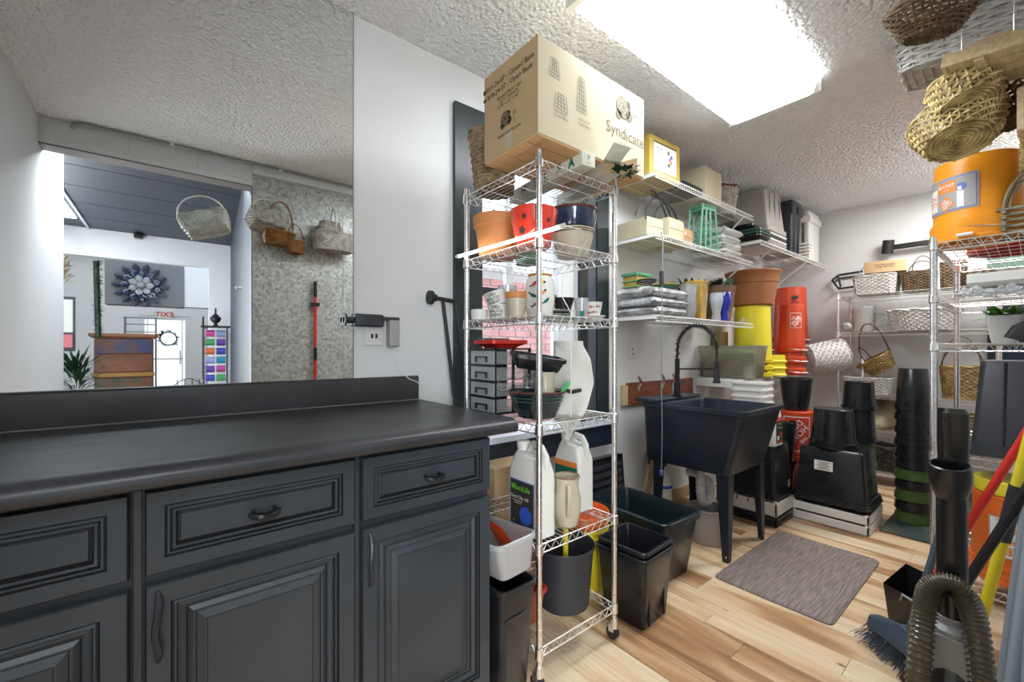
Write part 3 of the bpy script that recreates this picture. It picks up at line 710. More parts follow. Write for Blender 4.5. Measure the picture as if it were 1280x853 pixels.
# leaning garment-rail pipes
t = T('pipe_rail', 'black iron pipe rail with round flange leaning beside the window frame', 'pipe rail', (.95, 1.62, .91))
MB().cyl((-.085, .03, .44), (-.070, .03, .44), .030, 20).cyl((-.07, .03, .44), (-.05, .03, .44), .016, 14).obj('flange', 'blackm', t)
MB().tube([(-.06, .03, .44), (.045, .025, .43)], .0095, 10).obj('crossbar', 'blackm', t)
MB().cyl((-.022, .02, .43), (.028, .005, -.01+.012), .0085, 10).obj('leg', 'blackm', t)
MB().cyl((.045, .025, .43), (.098, .0, .002), .0105, 10).obj('leg', 'blackm', t)
# light switch / socket beside sink wall
t = T('socket_plate', 'small white socket plate on the wall below the lowest wire shelf', 'outlet', (2.40, 1.70, 1.12))
MB().rbox(-.036, .036, -.007, 0, -.058, .058, .003).obj('plate', 'whitep', t); MB().box(-.018, -.01, -.009, -.006, .0, .014).box(-.01, 0.0, -.009, -.006, -.03, -.02).obj('slots', 'blackm', t)
t = T('slotted_standard', 'white slotted vertical shelf standard beside the window', 'shelf bracket rail', (2.17, 1.70, .75))
MB().box(-.03, .03, -.014, 0, 0, 1.45).obj('rail', 'whitewire', t)
m = MB()
for k in range(44): m.box(-.006, -.001, -.0155, -.0135, .03+k*.032, .046+k*.032).box(.003, .008, -.0155, -.0135, .03+k*.032, .046+k*.032)
m.obj('slots', 'darkgrey', t, kind='stuff')
# ================================================================= chrome wire racks
def wire_rack(name, label, loc, LX, LY, zs, H, along='Y', sp=.02, pr_=.010, casters=True, rz=0, group=None, truss=.035, cross=3, foot=0):
    t = T(name, label, 'shelf rack', loc, rz, group)
    zb = .075 if casters else 0
    for (a, b) in ((0, 0), (LX, 0), (0, LY), (LX, LY)):
        p = [(pr_, zb)]; z = zb
        while z < H-.03:
            z += .0254; p += [(pr_, z-.002), (pr_*.86, z-.001), (pr_, z)]
        p += [(pr_, H), (pr_*.5, H+.004)]
        po = MB().lathe(p, (a, b), seg=12, cap1=True).obj('pole', 'chrome', t)
        if casters:
            cs = MB().cyl((a, b, .045), (a, b, .08), .014).box(a-.014, a+.014, b-.004, b+.018, .030, .062); co_ = cs.obj('caster', 'chromed', t)
            MB().cyl((a-.011, b+.008, .024), (a+.011, b+.008, .024), .024, 20).obj('wheel', 'rubber', co_)
    for z in zs:
        for (a, b) in ((0, 0), (LX, 0), (0, LY), (LX, LY)):
            MB().lathe([(pr_+.001, z-.034), (pr_+.005, z-.030), (pr_+.0035, z+.004), (pr_+.001, z+.006)], (a, b), seg=12, cap0=False).obj('collar', 'chrome', t)
        m = MB(); wr = .0024; e = pr_+.004
        for (p0, p1) in (((e, 0), (LX-e, 0)), ((e, LY), (LX-e, LY)), ((0, e), (0, LY-e)), ((LX, e), (LX, LY-e))):
            m.cyl((*p0, z), (*p1, z), wr, 6).cyl((*p0, z-truss+.006), (*p1, z-truss+.006), wr, 6)
            L = math.dist(p0, p1); n = max(4, round(L/.042)); pts = []
            for i in range(n*2+1):
                u = i/(2*n); pts.append((p0[0]+(p1[0]-p0[0])*u, p0[1]+(p1[1]-p0[1])*u, z-.001 if i % 2 else z-truss+.007))
            m.tube(pts, wr*.8, 5)
        sh = m.obj('wire_shelf', 'chromed', t)
        g = MB()
        if along == 'Y':
            n = int(LX/sp)
            for i in range(1, n): g.cyl((LX*i/n, 0, z), (LX*i/n, LY, z), .0013, 4)
            for i in range(1, cross+1): g.cyl((0, LY*i/(cross+1), z-.004), (LX, LY*i/(cross+1), z-.004), .0022, 5)
        else:
            n = int(LY/sp)
            for i in range(1, n): g.cyl((0, LY*i/n, z), (LX, LY*i/n, z), .0013, 4)
            for i in range(1, cross+1): g.cyl((LX*i/(cross+1), 0, z-.004), (LX*i/(cross+1), LY, z-.004), .0022, 5)
        g.obj('deck_wires', 'chromed', sh, kind='stuff')
    return t
RX, RY = .944, 1.032
wire_rack('wire_rack', 'tall narrow chrome wire rack on casters at the end of the counter', (RX, RY, 0), .395, .44, (1.755, 1.49, 1.24, .872, .478, .135), 1.785, 'Y', .0215)
# white ventilated wall shelves
def vent_shelf(label, x0, x1, y0, z, y1=1.70, sp=.0254, brackets=(), group='white wire wall shelves'):
    t = T('wire_wall_shelf', label, 'shelf', (x0, y1, z), group=group); D = y0-y1; L = x1-x0
    m = MB()
    for y in (D, D*.62, D*.3, -.006): m.cyl((0, y, -.004), (L, y, -.004), .003, 6)
    m.cyl((0, D, -.034), (L, D, -.034), .0035, 6)
    m.obj('rails', 'whitewire', t)
    g = MB(); n = int(L/sp)
    for i in range(n+1): x = L*i/n; g.tube([(x, -.004, 0), (x, D-.002, 0), (x, D-.003, -.034)], .0016, 4)
    g.obj('deck_wires', 'whitewire', t, kind='stuff')
    for bx in brackets:
        MB().tube([(bx, -.004, -.30), (bx, D+.02, -.012)], .007, 6, flat=.5).obj('brace', 'whitewire', t)
    MB().box(.0, .014, D, -.002, -.022, -.004).obj('end_bracket', 'whitewire', t)
    return t
vent_shelf('highest white wire wall shelf, under the ceiling right of the big carton', 2.12, 3.41, 1.35, 2.13, brackets=(1.2,))
vent_shelf('middle white wire wall shelf holding the green crate and bags', 2.12, 3.41, 1.35, 1.785, brackets=(1.2,))
vent_shelf('lowest white wire wall shelf holding stacked bags and vases', 2.12, 3.41, 1.35, 1.32, brackets=())
vent_shelf('grey-white wire shelf in the far corner carrying the storage totes', 3.42, 4.96, 1.30, 1.945, brackets=(.3, 1.1), sp=.03)
vent_shelf('low white wire ledge behind the sink carrying buckets', 3.25, 4.80, 1.35, .905, brackets=(1.2,), sp=.03)
t = T('white_ledge_board', 'white painted board under the low ledge behind the sink', 'board', (3.25, 1.53, .84))
MB().box(-.02, 0, -.18, .165, 0, .05).obj('board', 'whitewire', t)

# ================================================================= on top of the chrome rack
t = T('large_carton', 'large pale cardboard carton with rose logo on top of the chrome rack', 'box', (1.185, 1.135, 1.808), .0)
hx, hy, h = .285, .147, .315
MB().rbox(-hx, hx, -hy, hy, .002, h, .002).obj('body', 'card_pale', t)
MB().box(-hx-.0012, -hx+.0005, -hy+.001, hy-.001, .003, h-.002).obj('end_panel', 'card', t, label='brown end panel of carton')
for k in range(5): MB().box(-hx+.002, hx-.002, -hy+.004+k*.058, -hy+.058+k*.058, -.004+.001*(k % 2), .002).obj('bottom_flap', 'card_in', t)
for (a, b) in ((-.02, .10), (.26, .27)): MB().box(-hx+.02, hx-.02, b-.19 if b < .2 else hy-.02, b-.185 if b < .2 else hy-.016, h, h+.012).obj('top_flap', 'card', t)
f = lambda yc, zc, r=0: fXm(-hx-.0014, yc, zc, r)
write(t, '815-24-07 - Closed Base', .026, 'ink', f(0, h-.055), align='CENTER')
write(t, '818-24-07 - Open Base', .026, 'ink', f(.002, h-.085))
write(t, 'Standard Bowl Cage\nQTY: 24 EACH\n5.75" x 5.5" x 4.5"', .016, 'ink', f(0, h-.130))
write(t, 'syndicatesales.com', .017, 'ink', f(0, .065))
patch(t, .016, .016, 'ink', f(.142, h-.055), name='tick_box', n=1); patch(t, .016, .012, 'ink', f(.142, h-.085), name='tick_box', n=1)
def rose(t, fm, s, mat, bgm):
    m = MB(); rr = random.Random(5)
    m.add([fm(x*s, y*s) for x, y in disc2(0, 0, 1, 22)], [tuple(range(22))])
    for q in ((.85, -.55, .5), (-.6, -.75, .45), (.75, .45, .35)): m.add([fm((q[0]+x)*s, (q[1]+y)*s) for x, y in disc2(0, 0, q[2], 10)], [tuple(range(10))])
    o = m.obj('rose_print', mat, t)
    m = MB()
    for k, r_ in enumerate((.85, .66, .48, .30)):
        a0 = k*1.3
        for q in range(3):
            aa = a0+q*2.1; P = [(r_*math.cos(aa+u*.3), r_*math.sin(aa+u*.3)) for u in range(7)]
            Q = [((r_-.06)*math.cos(aa+u*.3), (r_-.06)*math.sin(aa+u*.3)) for u in range(7)]
            m.add([fm(x*s, y*s, .0006) for x, y in P+Q], [(i, i+1, i+8, i+7) for i in range(6)])
    m.obj('petal_lines', bgm, t)
rose(t, f(.02, .115), .026, 'ink', 'card'); write(t, 'S&\nS', .022, 'inkgrey', f(-.03, .105))
g = lambda xc, zc, r=0: fYm(xc, -hy-.0002, zc, r)
rose(t, g(.15, .235), .043, 'inkgrey', 'card_pale')
write(t, 'S&\nS', .030, 'inkgrey', g(.222, .215))
write(t, 'Syndicate', .062, 'inkgrey', g(.165, .135)); write(t, 'HOME & GARDEN', .013, 'inkgrey', g(.165, .095))
def cage_drawing(t, fm, w, h_, n):
    m = MB()
    def seg(a, b):
        a = Vector(a); b = Vector(b); d = (b-a); nn = Vector((-d.y, d.x)).normalized()*.0012
        m.add([fm(*(a+nn)), fm(*(b+nn)), fm(*(b-nn)), fm(*(a-nn))], [(0, 1, 2, 3)])
    for i in range(n+1): seg((-w/2-.01+i*.02/n, h_*i/n-h_/2), (w/2+.01-i*.02/n, h_*i/n-h_/2-.004))
    for i in range(5): seg((-w/2-.01+(w+.02)*i/4, -h_/2), (-w/2+w*i/4, h_/2))
    m.obj('cage_drawing', 'inkgrey', t)
cage_drawing(t, g(-.215, .235), .03, .06, 5); cage_drawing(t, g(-.185, .135), .045, .05, 4); cage_drawing(t, g(-.085, .195), .03, .12, 8)
write(t, '815-24-07\nClosed Base', .014, 'inkgrey', g(-.185, .09)); write(t, '818-24-07\nOpen Base', .014, 'inkgrey', g(-.07, .10))
patch(t, .04, .06, pm('tape', (.50, .42, .30), .3), f(0, .035), name='tape', n=1)

t = T('lettered_flower_box', 'long narrow white box printed with green letters under the carton', 'box', (1.13, .985, 1.760), R(-6))
MB().rbox(-.031, .031, -.005, .46, .002, .05, .0015).obj('body', 'boxwhite', t)
vs = [(0.001, 'A', .05), (.001, 'E', .12), (.001, 'L', .2), (.001, 'T', .27), (.001, 'H', .35)]
for _, ch, y in vs: write(t, ch, .045, 'inkgreen', fXm(-.031, y, .026), bold=.002)
write(t, 'P', .026, 'inkgreen', fYm(0, -.005, .030)); write(t, 'florist', .009, 'inkgrey', fYm(0, -.005, .013))
t = T('open_flower_box', 'open greenish white narrow box with torn flaps over the rack edge', 'box', (1.24, .965, 1.762), R(-20))
MB().add([(-.035,0,0),(.035,0,0),(.035,.4,0),(-.035,.4,0),(-.035,0,.045),(.035,0,.045),(.035,.4,.045),(-.035,.4,.045)], [(0,3,2,1),(4,5,6,7),(1,2,6,5),(2,3,7,6),(3,0,4,7)]).obj('body', 'boxwhite', t)
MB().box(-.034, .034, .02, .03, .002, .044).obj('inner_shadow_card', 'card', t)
MB().add([(-.035,0,.045),(.035,0,.045),(.045,-.05,.075),(-.025,-.05,.085)], [(0,1,2,3),(3,2,1,0)]).obj('flap', 'boxwhite', t)
MB().add([(.035,0,0),(.035,0,.045),(.085,-.03,.055),(.08,-.035,.01)], [(0,1,2,3),(3,2,1,0)]).obj('flap', 'card', t)
MB().add([(-.035,0,0),(-.035,0,.045),(-.06,-.045,.04),(-.06,-.045,0.0)], [(0,1,2,3),(3,2,1,0)]).obj('flap', 'boxwhite', t)
t = T('dried_moss_bundle', 'dark green moss bundle hanging out of the open narrow box', 'moss', (1.30, .955, 1.762))
bushy(t, 90, .02, .03, .045, 'leafd', .006)
t = T('tall_wicker_basket', 'tall brown wicker basket behind the big carton on the rack', 'basket', (1.02, 1.385, 1.757))
basket(t, 'w_tan', (.075, .07, .07), (.105, .08, .08), .22, 15, 26, rs=.004, amp=.003, rim=.010)
m = MB()
for k in range(26): m.cyl((-.085+.001*k, -.085, .02+.002*k), (-.10+.002*k, -.10, -.0), .0015, 3).tube([(-.07+.002*k, -.088, .09), (-.075+.0025*k, -.10, .04), (-.10+.004*k, -.102, .0)], .0014, 3)
m.obj('raffia', 'straw', t, kind='stuff')

# ---- second shelf (z 1.49)
z1 = 1.4925
t = T('terracotta_pot', 'large terracotta pot with thick rim on the second rack shelf', 'pot', (1.03, 1.375, z1))
pot(t, 'terra', .074, .102, .165, lip=.007, lh=.045, t=.008)
t = T('red_orchid_pot', 'red glazed pot with cut-out holes on the second rack shelf', 'pot', (1.025, 1.15, z1))
MB().lathe([(.058, 0), (.062, .004), (.085, .11), (.088, .13), (.084, .136), (.078, .13), (.055, .008), (.001, .008)]).obj('body', 'redglaze', t)
rf = lambda z: .060+.0255*z/.12
for a, z, s_ in ((-2.72, .095, .009), (-2.15, .092, .008), (-2.05, .05, .009), (-2.9, .05, .013), (-1.6, .085, .008)):
    patch(t, 0, 0, 'ink', fcone(rf, a, z, k=.002), name='hole', poly=[(x*(1+.22*math.cos(5*i2*2*PI/20)), y*(1+.22*math.cos(5*i2*2*PI/20))) for i2, (x, y) in enumerate(disc2(0, 0, s_, 20))])
t = T('cream_planter', 'cream stoneware planter with brown ring beneath the blue bowl', 'pot', (1.25, 1.17, z1))
MB().lathe([(.058, 0), (.062, .004), (.085, .09), (.089, .105), (.085, .107), (.058, .01), (.001, .01)]).obj('body', 'cream', t)
for z in (.088, .096): MB().lathe([(.0872+.0012, z), (.0885+.0012, z+.002), (.0875+.001, z+.004)], seg=36, cap0=False).obj('ring', 'brownrim', t)
t = T('blue_glazed_bowl', 'dark blue drip glazed bowl with brown rim stacked on a cream planter', 'bowl', (1.25, 1.17, z1+.108))
MB().lathe([(.078, 0), (.084, .003), (.094, .03), (.099, .068), (.096, .07), (.090, .066), (.07, .006), (.001, .006)], seg=40).obj('body', 'bluegl', t)
MB().lathe([(.0985, .066), (.103, .069), (.103, .076), (.098, .078), (.093, .073), (.094, .066)], seg=40, cap0=False).obj('rim', 'brownrim', t)
t = T('green_plastic_dish', 'green plastic dish tucked behind the terracotta pot', 'dish', (1.20, 1.39, z1))
MB().lathe([(.05, 0), (.06, .16), (.072, .185), (.068, .185), (.05, .02), (.001, .02)]).obj('body', 'green', t)
t = T('led_tube_light', 'glowing white tube light lying along the left edge of the second rack shelf', 'light', (.9275, 1.50, 1.511))
MB().cyl((0, 0, 0), (.0, -.56, -.010), .006, 12).obj('tube', 'lampskin2', t)
MB().cyl((0, .018, .001), (0, 0, 0), .009, 12).cyl((0, -.56, -.010), (0, -.60, -.0105), .009, 12).obj('end_cap', 'clearp', t)
MB().tube([(0, -.60, -.0105), (.09, -.585, -.004), (.20, -.52, .0), (.21, -.45, -.06), (.16, -.44, -.12), (.13, -.46, -.2), (.145, -.49, -.26), (.145, -.49, -.62)], .0018, 5).obj('cable', 'whitep', t)

# ---- third shelf (z 1.24)
z2 = 1.2425
t = T('small_ramekin', 'small plain white ramekin at the left end of the third rack shelf', 'ramekin', (.975, 1.425, z2))
MB().lathe([(.028, 0), (.033, .003), (.035, .042), (.032, .044), (.028, .006), (.001, .006)]).obj('body', 'whitep', t)
def mug(nm, label, loc, rot=None):
    t = T('lettered_bowl', label, 'bowl', loc, rot=rot)
    MB().lathe([(.030, 0), (.036, .004), (.041, .05), (.043, .056), (.040, .057), (.034, .008), (.001, .008)]).obj('body', 'whitep', t)
    rf = lambda z: .0365+.006*z/.056
    for k, s_ in enumerate(('DELI', '&ALCO', 'EVENT')): write(t, s_, .016, 'ink', fcone(rf, -2.45, .045-k*.0155, k=.0015), bold=.0004)
mug('a', 'white bowl with black lettering, lower of the two stacked', (.995, 1.325, z2))
mug('b', 'white bowl with black lettering, tilted on top of its twin', (.992, 1.325, z2+.052), (R(-10), R(-14), 0))
t = T('dotted_cup', 'beige dotted cup with orange rim on the third rack shelf', 'cup', (.99, 1.205, z2))
MB().lathe([(.027, 0), (.030, .003), (.039, .072), (.036, .072), (.028, .006), (.001, .006)]).obj('body', 'cream', t)
MB().lathe([(.0392, .068), (.0415, .07), (.042, .092), (.039, .093), (.037, .07)], cap0=False).obj('rim', 'terra', t)
m = MB()
for r_ in range(9):
    for k in range(30):
        a = 2*PI*(k+.5*(r_ % 2))/30; z = .008+r_*.0067; rr_ = .0305+.009*z/.072; f = fcone(lambda q: rr_, a, z, k=.0008)
        m.add([f(x, y) for x, y in disc2(0, 0, .0016, 6)], [tuple(range(6))])
m.obj('dots', 'inkgrey', t, kind='stuff')
t = T('bird_jar', 'rounded white jar painted with small birds beside the rack pole', 'jar', (1.055, 1.15, z2))
MB().lathe([(.040, 0), (.047, .008), (.054, .06), (.055, .10), (.050, .135), (.042, .148), (.040, .152), (.036, .15), (.034, .14), (.001, .1)]).obj('body', 'whitep', t)
MB().lathe([(.0405, .147), (.0435, .150), (.0435, .157), (.038, .158), (.036, .15)], cap0=False).obj('rim', 'terra', t)
rfj = lambda z: .041+.0145*math.sin(min(max(z, 0), .15)/.15*PI*.62+.35) if z < .15 else .042
for a, z, mt, fl_ in ((-2.62, .118, 'redglaze', 1), (-2.2, .125, 'yellow', -1), (-2.75, .075, 'inkgreen', -1), (-2.1, .085, 'inkor', 1), (-2.55, .045, 'pink', 1), (-1.9, .055, 'inkgreen', 1)):
    f = fcone(rfj, a, z, rot=.6*fl_, k=.0035)
    o = patch(t, 0, 0, mt, f, name='bird', poly=disc2(0, 0, .011, 12, .55))
    patch(o, 0, 0, 'ink', f, name='tail', k=.0006, poly=[(-.006, .001), (-.022, .004), (-.02, -.002), (-.006, -.003)]); patch(o, 0, 0, 'ink', f, name='head', k=.0006, poly=disc2(.010, .003, .0045, 8))
t = T('frosted_tumbler', 'frosted clear tumbler behind the bird jar', 'glass', (1.10, 1.40, z2))
MB().lathe([(.032, 0), (.040, .15), (.038, .15), (.031, .006), (.001, .006)]).obj('body', 'milky', t)
t = T('green_leaf_plates', 'stack of thin grey green leaf shaped plates on the third rack shelf', 'plates', (1.21, 1.22, z2))
for k in range(4):
    m = MB(); a0 = k*.4; m.lathe([(.03, .004+k*.008), (.055+.004*(k % 2), .013+k*.008), (.056+.004*(k % 2), .015+k*.008), (.03, .006+k*.008), (.001, .006+k*.008)], seg=14); m.obj('plate', 'w_sage' if k % 2 else 'greend', t)
t = T('orange_lid_tub', 'clear tub with orange lid behind the plastic cup', 'tub', (1.235, 1.31, z2))
MB().lathe([(.032, 0), (.038, .07), (.001, .07)]).obj('body', 'milky', t); MB().lathe([(.041, .07), (.042, .08), (.001, .081)], cap0=True).obj('lid', 'inkor', t)
t = T('plastic_cup', 'frosted plastic cup with teal print at the front of the third rack shelf', 'cup', (1.225, 1.10, z2))
MB().lathe([(.018, 0), (.028, .078), (.0265, .078), (.017, .003), (.001, .003)]).obj('body', 'milky', t)
patch(t, .016, .02, 'inkgreen', fcone(lambda z: .020, -2.3, .018, k=.002), n=3, name='print')
t = T('floral_saucer', 'white saucer under the rose patterned cup', 'saucer', (1.295, 1.105, z2))
MB().lathe([(.025, 0), (.03, .002), (.05, .012), (.051, .015), (.028, .007), (.001, .007)]).obj('body', 'whitep', t)
t = T('floral_cup', 'white teacup with pink roses on a saucer at the right of the shelf', 'cup', (1.295, 1.105, z2+.0075))
MB().lathe([(.024, 0), (.028, .003), (.036, .04), (.039, .06), (.037, .06), (.027, .006), (.001, .006)]).obj('body', 'whitep', t)
for a, z in ((-2.6, .04), (-2.3, .02), (-1.9, .042), (-2.9, .018)):
    f = fcone(lambda q: .0275+.011*q/.06, a, z, k=.0018); patch(t, 0, 0, 'pink', f, name='rose', poly=disc2(0, 0, .006, 9)); patch(t, 0, 0, 'inkgreen', f, name='leaf_print', poly=[(.006, 0), (.013, .004), (.014, -.001), (.007, -.003)])
t = T('black_bowl', 'small black bowl behind the rose patterned cup', 'bowl', (1.30, 1.27, z2))
MB().lathe([(.03, 0), (.035, .06), (.048, .10), (.045, .10), (.03, .05), (.001, .04)]).obj('body', 'blackp', t)

# ---- fourth shelf (z .872)
z3 = .8745
t = T('drawer_organizer', 'small black framed organizer with four clear drawers on the rack', 'drawer unit', (.955, 1.29, z3))
MB().box(0, .18, 0, .165, 0, .006).box(0, .18, 0, .165, .249, .256).box(0, .18, .160, .165, .006, .249).obj('shell', 'blackp', t)
for y in (0, .158): MB().box(0, .006, y, y+.007, 0, .256).box(.17, .18, y, y+.007, 0, .256).box(.085, .095, y, y+.007, 0, .256).obj('post', 'blackp', t)
for k in range(4):
    z = .008+k*.0615
    d = MB().box(-.004, 0, .004, .161, z, z+.052).obj('drawer', 'milky', t)
    MB().box(.0, .165, .006, .008, z, z+.05).box(.0, .165, .006, .155, z, z+.002).obj('tray', 'clearp', d)
    MB().box(-.007, 0, .002, .163, z+.052, z+.060).obj('frame', 'blackp', d)
    MB().box(-.012, -.004, .045, .12, z+.026, z+.031).box(-.012, -.004, .045, .049, z+.008, z+.03).box(-.012, -.004, .116, .12, z+.008, z+.03).obj('handle', 'blackp', d)
t = T('red_tray', 'red plastic tray on top of the drawer organizer', 'tray', (1.045, 1.375, z3+.256))
tub(t, 'red', (.055, .05, .01), (.085, .065, .012), .032)
t = T('teal_ruler', 'thin teal strip lying on the red tray', 'strip', (1.03, 1.40, z3+.290))
MB().box(-.08, .07, -.012, .012, 0, .006).obj('strip', 'inkgreen', t)
t = T('large_dark_bowl', 'large dark blue black glazed bowl at the front of the rack', 'bowl', (1.055, 1.165, z3))
MB().lathe([(.062, 0), (.070, .004), (.088, .045), (.101, .085), (.106, .092), (.104, .098), (.097, .094), (.08, .04), (.05, .01), (.001, .008)], seg=44).obj('body', pm('dark_bowl', (.018, .030, .042), .15, noise=(6, .4), coat=.5), t)
for z, r_ in ((.062, .0945), (.074, .0985)): MB().lathe([(r_, z), (r_+.002, z+.002), (r_+.001, z+.004)], seg=44, cap0=False).obj('band', 'greend', t)
MB().lathe([(.103, .094), (.108, .095), (.107, .1), (.101, .099)], seg=44, cap0=False).obj('rim', 'brownrim', t)
t = T('glass_bottle', 'clear glass vase lying across the dark bowl', 'vase', (1.0, 1.23, z3+.115))
m = MB(); prof = [(.012, 0), (.024, .002), (.026, .03), (.018, .055), (.014, .075), (.026, .11), (.030, .14), (.026, .17), (.001, .172)]
m.lathe(prof, seg=20, cap0=False); m.xf(Matrix.Rotation(R(82), 4, 'Y') @ Matrix.Rotation(0, 4, 'Z')); m.xf(Matrix.Translation((-.06, 0, 0))); m.xf(Matrix.Rotation(R(-55), 4, 'Z')); m.obj('body', 'glass', t)
t = T('black_plastic_tray', 'black plastic tray propped on the glass vase and bowl', 'tray', (1.08, 1.20, z3+.175), rot=(R(6), R(8), R(-30)))
tub(t, 'blackp', (.08, .045, .01), (.095, .055, .014), .055)
t = T('white_ceramic_vase', 'white ribbed ceramic vase standing in the dark bowl', 'vase', (1.09, 1.16, z3+.012))
MB().lathe([(.035, 0), (.040, .06), (.034, .11), (.036, .145), (.040, .155), (.037, .155), (.03, .11), (.034, .02), (.001, .02)]).obj('body', 'cream', t)
t = T('green_pruner', 'pruner with green handles lying over the bowl rim', 'pruners', (1.135, 1.105, z3+.095), rot=(0, R(-18), R(20)))
MB().tube([(-.03, 0, 0), (.0, 0, .006), (.05, .0, .012), (.065, 0, .01)], [.004, .008, .009, .006], 8).obj('handle', pm('pruner_green', (.04, .42, .14), .35), t)
MB().tube([(.0, 0, .006), (.03, -.015, -.015), (.08, -.03, -.028)], [.006, .009, .008], 8).obj('handle', 'blackp', t)
MB().tube([(-.07, 0, -.002), (-.03, 0, 0)], [.001, .007], 6).obj('blade', 'chrome', t)
for k, (xx, yy, h_) in enumerate(((1.20, 1.36, .17), (1.275, 1.38, .165))):
    t = T('glass_tumbler', ['clear glass with leaves behind the white vase', 'clear glass with leaves left of the paper towel roll'][k], 'glass', (xx, yy, z3))
    MB().lathe([(.034, 0), (.036, h_), (.034, h_), (.032, .008), (.001, .008)], seg=28).obj('body', 'clearp', t)
    MB().lathe([(.031, .009), (.032, .07), (.001, .07)]).obj('pebbles', 'greyd', t)
    bushy(t, 22, .05, .02, .06, 'leaf', .014, z0=h_-.02)
t = T('paper_towel_roll', 'white paper towel roll standing on the rack with loose end', 'paper towels', (1.285, 1.225, z3))
MB().lathe([(.019, 0), (.060, 0), (.061, .285), (.019, .286)], seg=40, cap0=False).lathe([(.019, 0), (.0185, .286)], seg=20, cap0=False).obj('roll', 'paper', t)
m = MB(); nu, nv = 16, 18
for j in range(nv+1):
    v = j/nv
    for i in range(nu+1):
        u = i/nu
        k_ = min(int(v*4.999/1.25*1.25), 3) if v < 1 else 3
        KV = (0, .3, .6, .82, 1); LL = ((-.058, .02, .284), (-.055, .066, .20), (-.062, .085, .10), (-.085, .10, .015), (-.005, .13, -.075)); RR = ((.052, .03, .28), (.088, .068, .21), (.100, .09, .12), (.070, .12, .02), (.010, .13, -.08))
        k_ = 0
        while k_ < 3 and v > KV[k_+1]: k_ += 1
        w = (v-KV[k_])/(KV[k_+1]-KV[k_]); P = [LL[k_][q]*(1-w)+LL[k_+1][q]*w for q in range(3)]; Q = [RR[k_][q]*(1-w)+RR[k_+1][q]*w for q in range(3)]
        a_, b_, z = [P[q]*(1-u)+Q[q]*u for q in range(3)]; b_ += .016*math.sin(PI*u)*(1 if v < .3 else .6)+(.008*math.sin(9*u+7*v)+.007*math.sin(5*u-11*v))*min(1, v*2)
        m.v.append((a_*.69-b_*.72, -a_*.72-b_*.69, z))
for j in range(nv):
    for i in range(nu): a = j*(nu+1)+i; m.f.append((a, a+1, a+nu+2, a+nu+1))
o = m.obj('loose_sheet', 'paper', t, ang=80)
sol = o.modifiers.new('s', 'SOLIDIFY'); sol.thickness = .0015

# ---- fifth shelf (z .478)
z4 = .4805
def jug(name, label, loc, hx, hy, h, rz=0, mat='whitep', cap='whitep'):
    t = T(name, label, 'jug', loc, rz); n = 6
    MB().loft([(0, hx-.008, hy-.008, .012), (.006, hx, hy, .018), (h*.66, hx, hy, .02), (h*.72, hx-.002, hy-.003, .022), (h*.86, hx*.86, hy*.80, .03), (h*.90, hx*.6, hy*.35, .02, 0, hy*.35)], n=n).obj('body', mat, t)
    m = MB(); y0 = hy*.52
    m.lathe([(.026, h*.84), (.022, h*.90), (.020, h*.93)], (0, y0), seg=20, cap0=False); m.obj('neck', mat, t)
    MB().lathe([(.024, h*.925), (.025, h*.99), (.022, h), (.001, h)], (0, y0), seg=20).obj('cap', cap, t)
    MB().tube([(0, y0-.02, h*.86), (0, y0-.045, h*.955), (0, 0-.01, h*.985), (0, -hy*.62, h*.965), (0, -hy*.86, h*.88), (0, -hy*.88, h*.74), (0, -hy*.80, h*.66)], [.012, .013, .014, .014, .015, .016, .014], 10, flat=.8).obj('handle', mat, t)
    return t
t = jug('floral_food_jug', 'white jug with black label and blue flower, nearest the rack pole', (.995, 1.128, z4), .043, .083, .315)
f = lambda yc, zc, r=0: fXm(-.0435, yc, zc, r)
patch(t, .128, .162, 'inkblue', f(0, .105), n=1); patch(t, .120, .152, 'ink', f(0, .106), n=1, k=.0005, name='label_face')
write(t, 'floraLife', .026, 'inkgr', lambda a, b: f(0, .158)(a, b, .001), bold=.0006)
patch(t, 0, 0, 'inkgr', f(.048, .160), k=.001, name='logo', poly=[(r_*math.cos(2*PI*i/16), r_*math.sin(2*PI*i/16)) for i, r_ in enumerate([.011, .007]*8)])
write(t, 'Quick Dip 100', .016, 'inkwhite', lambda a, b: f(.012, .125)(a, b, .001)); write(t, 'instant hydration\nconditioner', .008, 'inkwhite', lambda a, b: f(.022, .108)(a, b, .001)); write(t, '1 GAL', .007, 'inkwhite', lambda a, b: f(.045, .04)(a, b, .001))
for k in range(7):
    a = 2*PI*k/7; patch(t, 0, 0, 'hideblue', f(-.02+.018*math.cos(a), .068+.018*math.sin(a)), k=.001+.00012*k, name='petal_print', poly=disc2(0, 0, .016, 9))
t = jug('plant_food_jug', 'white jug with garden flower label, at the back right of the shelf', (1.285, 1.195, z4), .045, .072, .30)
f = lambda yc, zc, r=0: fXm(-.0455, yc, zc, r)
patch(t, .122, .165, 'inkgreen', f(0, .095), n=1); patch(t, .122, .022, 'inkor', f(0, .185), n=1, k=.0005, name='label_band')
rr = random.Random(9)
for k in range(26): patch(t, 0, 0, rr.choice(['inkred', 'inkyel', 'pink', 'hideblue', 'inkor']), f(rr.uniform(-.055, .0), rr.uniform(.03, .15)), k=.0008+.00005*k, name='flower_print', poly=disc2(0, 0, rr.uniform(.006, .011), 7))
t = T('stoneware_pitcher', 'small beige stoneware pitcher between the two white jugs', 'pitcher', (1.135, 1.09, z4))
MB().lathe([(.036, 0), (.040, .004), (.050, .05), (.051, .10), (.042, .14), (.044, .165), (.047, .178), (.043, .178), (.038, .14), (.045, .05), (.001, .01)], seg=30).obj('body', 'cream', t)
